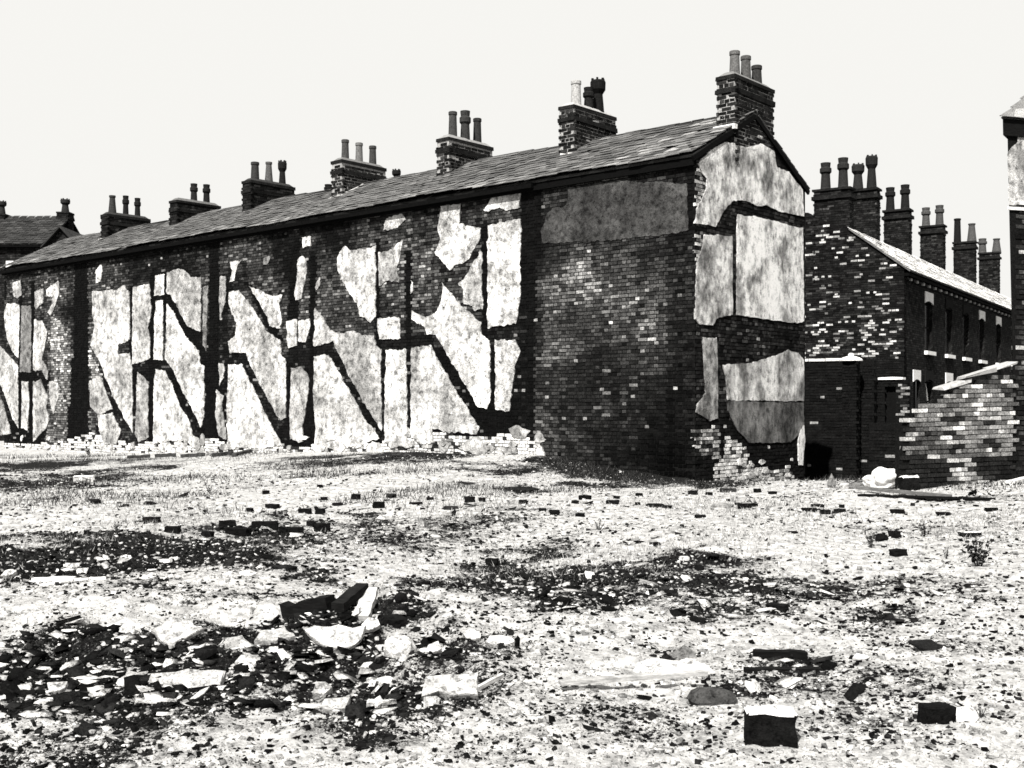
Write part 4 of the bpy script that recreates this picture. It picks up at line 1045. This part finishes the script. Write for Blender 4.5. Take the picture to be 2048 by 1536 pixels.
def slab(px, py, wpx, hpx, label, tone=.6, tilt=.35, thick=.035, pts=None, name='plaster_slab', cat='slab', yaw=0.0, mat='rubble', roll=0.0, group=None):
    """flat broken piece with a ragged outline, leaning on the rubble"""
    c, s = place(px, py+hpx*.5)
    dep = math.atan2(CAM.z-c.z, FOC/s); w = wpx/s; dp = hpx/s/math.sin(dep+tilt)
    if pts is None:
        n = dr.randint(5, 7); pts = []
        for i in range(n):
            a_ = 2*math.pi*i/n+dr.uniform(-.38, .38); k = dr.uniform(.55, 1.08); pts.append((.5*math.cos(a_)*k*1.12, .5+.5*math.sin(a_)*k*1.1))
    pp = ragged([(u*w, v*dp) for (u, v) in pts], step=max(.02, w/9), amp=w*.02, seed=px*.1)
    ex = (CR*math.cos(yaw)+CF*math.sin(yaw)); fy = (-CR*math.sin(yaw)+CF*math.cos(yaw))
    ex = (ex+UP*roll).normalized(); ey = (fy*math.cos(tilt)+UP*math.sin(tilt)); en = ex.cross(ey).normalized()
    thick *= .62; tone *= .72 if tone > .1 else 1; b0 = c-UP*.006
    mb = MB(); N = len(pp); cx = sum(p.x for p in pp)/N; cy = sum(p.y for p in pp)/N
    rings = [(1.0, -.15), (1.0, .75), (.97, .98), (.62, 1.0), (.3, 1.0)]; amp = min(.022, w*.07)
    for (k, hh) in rings:
        for p in pp:
            x_, y_ = cx+(p.x-cx)*k, cy+(p.y-cy)*k
            q_ = amp*(mnoise.noise(Vector((x_*7/w*.6, y_*7/w*.6, px)))+.6*mnoise.noise(Vector((x_*19/w*.6, y_*19/w*.6, px))))*(1 if hh > .9 else .4)
            mb.v.append(tuple(b0+ex*(x_+q_*.5)+ey*y_+en*(thick*hh+q_)))
    mb.v.append(tuple(b0+ex*cx+ey*cy+en*thick))
    for j in range(len(rings)-1):
        for i in range(N):
            k_ = (i+1) % N; mb.f.append((j*N+i, j*N+k_, (j+1)*N+k_, (j+1)*N+i)); mb.t.append(tone*dr.uniform(.75, 1.1)); mb.uv.append(None)
    for i in range(N): mb.f.append(((len(rings)-1)*N+i, (len(rings)-1)*N+(i+1) % N, len(rings)*N)); mb.t.append(tone); mb.uv.append(None)
    mb.f.append(tuple(range(N-1, -1, -1))); mb.t.append(tone*.7); mb.uv.append(None)
    return finish(mb, name, c, mat, label, cat, group)
def board(pa, pb, wid, thick, label, tone=.02, lift=(0, 0), name='board', cat='plank', mat='timber', group=None):
    (a_, s0), (b_, s1) = place(*pa), place(*pb); a_ = a_+UP*lift[0]; b_ = b_+UP*lift[1]
    d = b_-a_; L = d.length; d.normalize(); sd = d.cross(UP).normalized(); up = sd.cross(d)
    mb = MB(); N = 7
    prev = None
    for i in range(N):
        s0_ = a_+d*(L*i/N); s1_ = a_+d*(L*(i+1)/N)
        def ringp(p, k):
            j = .012*thick/.05*mnoise.noise(Vector((k*1.7, pa[0]*.1, 0)));  w_ = wid*(1+.22*mnoise.noise(Vector((k*1.3, pa[1]*.1, 3))))
            return [p-sd*w_/2+up*(j), p+sd*w_/2+up*(j), p+sd*w_/2+up*(thick+j), p-sd*w_/2+up*(thick+j)]
        A4, B4 = ringp(s0_, i), ringp(s1_, i+1); k = len(mb.v); mb.v += [tuple(p) for p in A4+B4]
        for q in ((0, 4, 5, 1), (1, 5, 6, 2), (2, 6, 7, 3), (3, 7, 4, 0)): mb.f.append(tuple(k+x for x in q)); mb.t.append(tone); mb.uv.append(None)
        if i == 0: mb.f.append((k, k+1, k+2, k+3)); mb.t.append(tone); mb.uv.append(None)
        if i == N-1: mb.f.append((k+7, k+6, k+5, k+4)); mb.t.append(tone); mb.uv.append(None)
    return finish(mb, name, a_, mat, label, cat, group)
def rock(px, py, wpx, hpx, label, tone=.5, name='rubble_lump', cat='rubble', group=None, sub=2, tall=1.0):
    c, s = place(px, py+hpx*.4); mb = MB(); w = wpx/s/2; h = hpx/s*.62*tall
    lump_mesh(mb, c+UP*h*.35, (w*1.05, w*.8, h), tone, dr.random()*90, sub)
    return finish(mb, name, c, 'rubble', label, cat, group)

# pale slabs and stones of the black rubbish patch
slab(340, 1276, 108, 58, 'kite-shaped pale plaster slab tilted in the black rubbish', .62, .45, pts=[(0, 0), (.25, .3), (.5, .62), (.3, .72), (.22, 1), (-.1, .95), (-.35, .8), (-.5, .6), (-.22, .22)])
slab(360, 1372, 155, 50, 'thick pale concrete slab, widest in the black rubbish', .55, .5, .06, pts=[(-.5, .1), (-.3, 0), (0, .12), (.2, .02), (.45, .1), (.5, .95), (.2, .92), (0, 1), (-.3, .92), (-.47, .8)])
slab(662, 1273, 125, 50, 'jagged white plaster slab below the charred beams', .72, .55, .04, pts=[(-.5, .75), (-.3, .35), (-.05, 0), (.3, .05), (.45, .4), (.5, .95), (.3, .85), (.05, .98), (-.2, .9), (-.35, 1)])
slab(737, 1258, 46, 30, 'white stone shard leaning beside the jagged white slab', .75, .6, .04)
slab(498, 1340, 60, 28, 'rounded pale stone alone on black cinders', .6, .4, .05)
slab(392, 1412, 42, 34, 'thin white shard pointing up to the right below the wide slab', .75, .8, .012, pts=[(-.5, 0), (-.2, .05), (.3, .6), (.5, 1), (.1, .8), (-.3, .35)])
slab(322, 1338, 58, 14, 'thin white splinter just under the kite-shaped slab', .75, .3, .015, pts=[(-.5, .9), (-.3, .4), (.1, 0), (.5, .1), (.1, .7), (-.2, 1)])
slab(470, 1283, 80, 36, 'grey earth-crusted slab right of the kite-shaped slab', .4, .4, .05, name='earth_slab')
slab(545, 1285, 90, 34, 'pale earth-crusted slab left of the jagged white slab', .5, .35, .05, name='earth_slab')
rock(242, 1238, 52, 38, 'pale plaster lump at the far edge of the black rubbish', .7)
slab(106, 1378, 48, 24, 'small ragged white piece at the far left of the rubbish', .72, .4, .03)
slab(900, 1388, 112, 44, 'square-cornered pale slab beside a broken stick', .6, .6, .06, pts=[(-.5, .1), (-.2, .25), (0, 0), (.3, .12), (.5, .05), (.5, 1), (-.15, .98), (-.45, .9)])
slab(668, 1420, 58, 26, 'grey plaster piece with straight edges near the bottom of the rubbish', .5, .5, .04, pts=[(-.5, .1), (-.1, 0), (.4, .1), (.5, .95), (-.1, .9), (-.4, .85)])
slab(755, 1413, 72, 15, 'white triangular shard right of the straight-edged grey piece', .75, .35, .03, pts=[(-.5, .2), (0, 0), (.1, .5), (.5, .95), (-.3, 1)])
slab(640, 1370, 50, 34, 'pale rounded lump between the slabs', .5, .5, .07)
slab(765, 1347, 76, 16, 'flat white sliver below the pale stones', .7, .3, .025)
rock(800, 1308, 62, 42, 'mottled pale boulder, biggest of the white stones right of the pit', .55)
slab(868, 1290, 42, 30, 'angular white stone at the pit edge', .78, .6, .05)
slab(742, 1322, 50, 14, 'thin white chip left of the mottled boulder', .72, .3, .02)
slab(1000, 1290, 60, 28, 'white stone with dark side among white rubble', .7, .5, .06)
slab(945, 1262, 44, 28, 'white stone on the pale mound right of the pit', .75, .5, .05)
slab(1355, 1302, 84, 34, 'grey triangular sheet standing behind the folded white sheet', .20, .9, .012, pts=[(-.5, 0), (.5, 0), (.45, .6), (.2, 1), (-.1, .55)], name='metal_sheet', cat='sheet')
slab(1352, 1342, 168, 34, 'crumpled white sheet lying on the rubble', .80, .25, .02, pts=[(-.5, .3), (-.2, 0), (.25, .02), (.5, .25), (.44, .6), (.25, .95), (-.25, 1), (-.42, .75)], name='sheet', cat='sheet')
slab(1335, 1329, 54, 26, 'dark piece standing in for shade under the raised corner of the white sheet', .012, .7, .012, pts=[(-.5, 0), (.5, .1), (.2, .7), (-.05, 1)], name='sheet_hollow_shade', cat='sheet')  # dark piece painted in where the raised corner leaves only shade
board((1120, 1392), (1412, 1384), .05, .02, 'long pale board lying flat before the white sheet', .3, (.03, .06))
rock(1420, 1398, 84, 36, 'dark clod with a pale crust at the end of the long board', .05, tall=1.1)
loose_brick(1540, 1452, 100, 84, 'large masonry block with white top, nearest in the foreground', tone=.006, top=.8, name='masonry_block', yaw=-.15, tall=.8)
loose_brick(1872, 1424, 62, 52, 'black brick standing on end in the right foreground', tone=.005, yaw=.1)
rock(1925, 1432, 60, 34, 'white lump right of the standing black brick', .75)
slab(1865, 1284, 82, 22, 'black broken slate lying in pale rubble on the right', .006, .5, .02, pts=[(-.5, .8), (-.3, .1), (0, 0), (.5, 0), (.5, .25), (.2, .6), (.1, 1), (-.2, .9)], name='broken_slate', cat='slate', mat='slate')
slab(1726, 1314, 46, 15, 'small white tile left of the broken slate', .75, .4, .02, name='tile_piece', cat='tile')
board((1508, 1320), (1612, 1319), .07, .045, 'black charred stick, upper of two near the crumpled sheet', .005)
board((1490, 1348), (1640, 1344), .06, .03, 'black charred stick, lower of two near the crumpled sheet', .006)
loose_brick(1555, 1216, 40, 15, 'dark brick lying flat in the right middle distance', tone=.007)
board((575, 1226), (665, 1232), .14, .10, 'thick charred beam lying at the top of the rubbish pit', .006, name='beam', cat='beam')
board((676, 1240), (726, 1206), .09, .06, 'charred plank sloping up at the top of the rubbish pit', .008, (.0, .06))
board((722, 1236), (742, 1206), .10, .05, 'white splintered plank sloping up beside the charred plank', .4, (.0, .05))
rock(802, 1206, 26, 20, 'small black rock above the pit edge', .006)
rock(785, 1238, 60, 24, 'black heap of soot at the right of the beams', .006)
board((935, 1392), (1005, 1370), .02, .02, 'broken pale stick propped on the square-cornered slab', .4, (.01, .06), name='stick', cat='stick')
board((0, 1165), (80, 1166), .03, .02, 'pale bent stick at the left edge, left one', .7, name='stick', cat='stick')
board((66, 1164), (150, 1159), .05, .03, 'pale lath lying in the black patch on the left', .7, name='lath', cat='stick')
board((80, 1174), (140, 1166), .025, .02, 'thin pale twig crossing below the lath', .7, name='stick', cat='stick')
board((138, 1166), (212, 1160), .025, .02, 'thin pale twig continuing right of the lath', .7, name='stick', cat='stick')
slab(14, 1144, 36, 20, 'white stone at the left edge beside the bent stick', .8, .5, .05)
for (px, py, w, h, lb) in ((290, 1152, 30, 12, 'white scrap right of the twigs, nearest to them'), (345, 1113, 30, 10, 'white scrap, farthest of the scraps on the left black patch'), (490, 1150, 34, 14, 'white scrap at the right end of the left black patch'), (130, 1139, 48, 10, 'long white scrap above the lath'), (250, 1117, 30, 12, 'white scrap left of the farthest scrap')):
    slab(px, py, w, h, lb, .78, .25, .012, name='paper_scrap', cat='scrap')
# white tray or box in the hollow on the left
loose_brick(168, 959, 40, 16, 'white box lying in the dark hollow on the left', tone=.55, top=.8, name='discarded_box')['category'] = 'box'
ORD = ['first', 'second', 'third', 'fourth', 'fifth', 'sixth', 'seventh', 'eighth', 'ninth', 'tenth', 'eleventh', 'twelfth', 'thirteenth', 'fourteenth', 'fifteenth', 'sixteenth', 'seventeenth', 'eighteenth', 'nineteenth', 'twentieth',
       'twenty-first', 'twenty-second', 'twenty-third', 'twenty-fourth', 'twenty-fifth', 'twenty-sixth', 'twenty-seventh', 'twenty-eighth']
def strewn(spots, what, group):
    for k, (px, py, w, h) in enumerate(sorted(spots)):
        loose_brick(px, py, w, h, what % ORD[k], group, tone=.004+.004*dr.random())
# bricks strewn over the open ground
strewn(((610, 1021, 25, 12), (640, 1018, 18, 18), (545, 1015, 26, 10), (500, 1019, 14, 10), (757, 1009, 23, 15), (712, 992, 18, 13), (640, 973, 11, 8), (648, 996, 14, 8), (532, 986, 14, 9), (675, 1008, 20, 8),
        (940, 999, 20, 14), (965, 998, 13, 11), (1045, 1002, 16, 12), (1110, 1023, 20, 12), (1085, 1018, 14, 7), (1150, 1003, 14, 9), (1170, 995, 24, 10), (1225, 1002, 26, 10), (1233, 995, 12, 7), (1275, 1006, 10, 8), (1310, 1010, 34, 11),
        (1330, 1012, 26, 9), (1385, 985, 18, 12), (1160, 1030, 18, 8), (1278, 990, 14, 6), (1400, 1034, 22, 9), (860, 998, 14, 7), (795, 1018, 10, 6)),
       'loose dark brick, %s from the left in the scattered line before the terrace', 'bricks strewn in a line before the terrace')
strewn(((1418, 988, 14, 7), (1515, 982, 14, 10), (1545, 986, 16, 6), (1490, 1014, 26, 11), (1500, 1010, 30, 9), (1475, 1008, 10, 6), (1635, 1012, 24, 9), (1650, 1023, 20, 11), (1618, 1020, 28, 9), (1680, 1022, 22, 8), (1683, 1013, 10, 9), (1795, 1023, 26, 10), (1890, 1026, 20, 7), (1982, 1017, 24, 8), (1455, 1000, 10, 5), (1580, 1060, 30, 5), (1310, 1083, 20, 8)),
       'loose dark brick, %s from the left between gable and broken wall', 'bricks strewn beyond the gable')
loose_brick(1456, 981, 32, 10, 'half-pale brick lying nearest to the foot of the gable', tone=.03)
rock(1445, 1013, 40, 12, 'grey earthy lump among the bricks below the gable', .2)
strewn(((530, 1048, 52, 20), (478, 1062, 52, 20), (455, 1048, 32, 14), (570, 1060, 22, 14), (592, 1062, 30, 16), (622, 1048, 18, 12), (415, 1064, 24, 14), (345, 1060, 30, 16), (640, 1060, 14, 9)),
       'dark brick, %s from the left in the heap edging the left black patch', 'bricks heaped at the edge of the black patch')
loose_brick(645, 1055, 30, 20, 'square-cut dark brick at the right end of the heap', tone=.006)
loose_brick(304, 1040, 32, 16, 'lone dark brick left of the heap', tone=.008)
loose_brick(985, 1124, 25, 15, 'lone dark brick in the middle of the open ground', tone=.006)
loose_brick(1797, 1105, 32, 17, 'dark brick nearest to the leafy weeds on the right', tone=.006)
loose_brick(1940, 1066, 42, 12, 'long dark brick with a white upper edge on the far right', tone=.006, top=.6)
loose_brick(1790, 1066, 24, 18, 'dark brick with an upright splinter on the right', tone=.006)
rock(1762, 1076, 24, 18, 'round black lump beside the bricks on the right', .006)
slab(1040, 981, 80, 12, 'flat dark mat lying in the grass before the terrace', .012, .12, .03, name='mat', cat='mat')
for (a_, b_, lb) in (((255, 917), (300, 915), 'grey kerb stone before the terrace, leftmost of the row'), ((310, 916), (352, 914), 'grey kerb stone before the terrace, second from the left'), ((362, 915), (410, 913), 'grey kerb stone before the terrace, third from the left'), ((425, 914), (465, 911), 'grey kerb stone before the terrace, fourth from the left'), ((468, 913), (500, 905), 'grey kerb stone tipped up at the right of the row')):
    board(a_, b_, .12, .09, lb, .05, name='kerb_stone', cat='kerb stone', mat='rubble', group='kerb stones before the terrace')
# rubbish heap by the passage
c, s = place(1768, 978)
mb = MB(); lump_mesh(mb, c+UP*.14, (.29, .18, .17), .6, 12.3, 4, .38, 1.0); finish(mb, 'white_sack', c, 'stone', 'bulging white sack dumped in front of the passage', 'sack').data.polygons.foreach_set('use_smooth', [True]*len(mb.f))
loose_brick(1819, 964, 34, 36, 'black box with a white top beside the white sack', tone=.006, top=.82, name='discarded_crate', yaw=.05, tall=1.3)['category'] = 'box'
rock(1735, 968, 26, 16, 'pale crumpled rubbish left of the white sack', .5); rock(1712, 972, 28, 14, 'dark and pale rubbish left of the sack, second from it', .12); rock(1690, 972, 22, 12, 'small pale rubbish beside the pointed stone', .4)
rock(1795, 942, 16, 16, 'white crumpled paper on top of the heap', .8, name='crumpled_paper', cat='paper')
c, s = place(1663, 976)
mb = MB(); mb.lathe(c, [(.055, 0), (.075, .05), (.06, .12), (.03, .19), (.004, .24)], 9, .16, .12); finish(mb, 'pointed_stone', c, 'rubble', 'small pointed upright stone in front of the passage', 'stone')
board((1716, 986), (1900, 999), .09, .05, 'long grey plank lying in front of the white sack', .12, (.06, .02))
board((1722, 992), (1985, 1003), .16, .03, 'black strip standing in for the shadow of the grey plank, reaching furthest right', .005, (.0, .0))  # dark strip laid down as the cast shadow of the grey plank
board((2020, 972), (2060, 962), .12, .04, 'pale board at the foot of the end house', .6, (.02, .05))

# ================================================================== weeds and grass
def weed(px, py, wpx, hpx, n, label, tone=.02, seed=0):
    c, s = place(px, py); w, h = wpx/s, hpx/s; r = random.Random(seed)
    t_ = thing('weed', c, label, 'weed', None); st, lf = MB(), MB()
    for i in range(n):
        a_ = r.uniform(0, 6.28); sp = r.uniform(.1, .5)*w; L = h*r.uniform(.55, 1.0)
        tip = c+Vector((math.cos(a_)*sp, math.sin(a_)*sp, L)); b_ = c+Vector((math.cos(a_), math.sin(a_), 0))*sp*.15-UP*.01
        d = tip-b_; sd = d.cross(CF).normalized()*max(.003, h*.008)
        st.quadface([b_-sd, b_+sd, tip+sd*.4, tip-sd*.4], tone)
        for k in range(12):
            q = b_+d*r.uniform(.2, 1.0); v = Vector((r.gauss(0, 1), r.gauss(0, 1), r.gauss(.3, .6))).normalized(); l_ = h*r.uniform(.08, .17)
            sdd = v.cross(Vector((r.gauss(0, 1), r.gauss(0, 1), 1))).normalized()*l_*.35
            lf.quadface([q, q+v*l_*.5+sdd, q+v*l_, q+v*l_*.5-sdd], tone*r.uniform(.5, 1.6))
    st.build('stem', 'leaf', t_); lf.build('foliage', 'leaf', t_)
weed(1957, 1135, 62, 64, 16, 'tallest leafy weed standing alone on the right', .012, 1)
weed(1850, 1070, 34, 34, 9, 'bushy dark weed beside the bricks on the right', .012, 2)
weed(1742, 1100, 34, 38, 8, 'thin weed left of the dark bricks on the right', .03, 3)
weed(1893, 1118, 18, 24, 5, 'small weed left of the tallest weed', .02, 4)
weed(1198, 1062, 26, 22, 7, 'small dark weed in the grass of the open ground', .02, 5)
weed(1012, 1060, 26, 22, 6, 'small pale weed left of the dark weed on the open ground', .05, 6)
weed(1512, 1036, 16, 16, 5, 'tiny weed among the bricks below the gable', .03, 7)
weed(1960, 1440, 50, 26, 8, 'low weed beside the standing black brick', .03, 8)
weed(232, 1075, 28, 36, 7, 'dry tuft rising from the left black patch', .06, 9)
weed(420, 985, 40, 22, 7, 'low tuft on the pale ground before the terrace', .05, 10)
weed(180, 915, 30, 22, 7, 'dark tuft at the foot of the sooty flue on the left', .012, 11)
def grass(name, label, count, tone_lo, tone_hi, seed, dens, hmin, hmax):
    rs_ = np.random.RandomState(seed); P_ = []
    while sum(len(a_) for a_ in P_) < count:
        n = 30000; f = np.exp(rs_.uniform(math.log(4.5), math.log(34), n)); r = rs_.uniform(-.6, .6, n)*f
        x = CAM.x+r*CR.x+f*CF.x; y = CAM.y+r*CR.y+f*CF.y
        keep = (rs_.rand(n) < dens(r, f, x, y)) & ((y < -.1) | (x > .2)); P_.append(np.stack([x, y, f], -1)[keep])
    x, y, f = np.concatenate(P_)[:count].T; n = len(x)
    z = height(x, y)+micro(x, y, f)
    h = rs_.uniform(hmin, hmax, n); a_ = rs_.uniform(0, 6.28, n); wd = h*.03+.0012*np.clip(f/6, 1, 5)
    B = np.stack([x, y, z-.005], -1); S = np.stack([np.cos(a_)*wd, np.sin(a_)*wd, 0*a_], -1)
    T = B+np.stack([rs_.normal(0, .45, n)*h, rs_.normal(0, .45, n)*h, h], -1)
    V = np.stack([B-S, B+S, T], 1).reshape(-1, 3); Q = np.arange(n*3).reshape(-1, 3)
    o = fast_mesh(name, V, Q, 'leaf', None, {'tone': np.exp(rs_.uniform(math.log(tone_lo), math.log(tone_hi), n))})
    tag(o, label, 'grass', kind='stuff')
grass('dry_grass', 'short pale dry grass over the waste ground', 26000, .08, .4, 5, lambda r, f, x, y: np.clip(vnoise(x, y, .7, 31)*1.6-.6, 0, 1)*np.clip((f-7)/5, 0, 1)*np.clip(1.1-A_(r, f, x, y), 0, 1), .02, .07)
grass('dark_grass', 'dark grass tufts on the soil banked against the terrace', 16000, .01, .06, 6, lambda r, f, x, y: np.clip(vnoise(x, y, .8, 41)*2.2-1.15, 0, 1)*np.clip((f-14)/8, 0, 1), .03, .13)
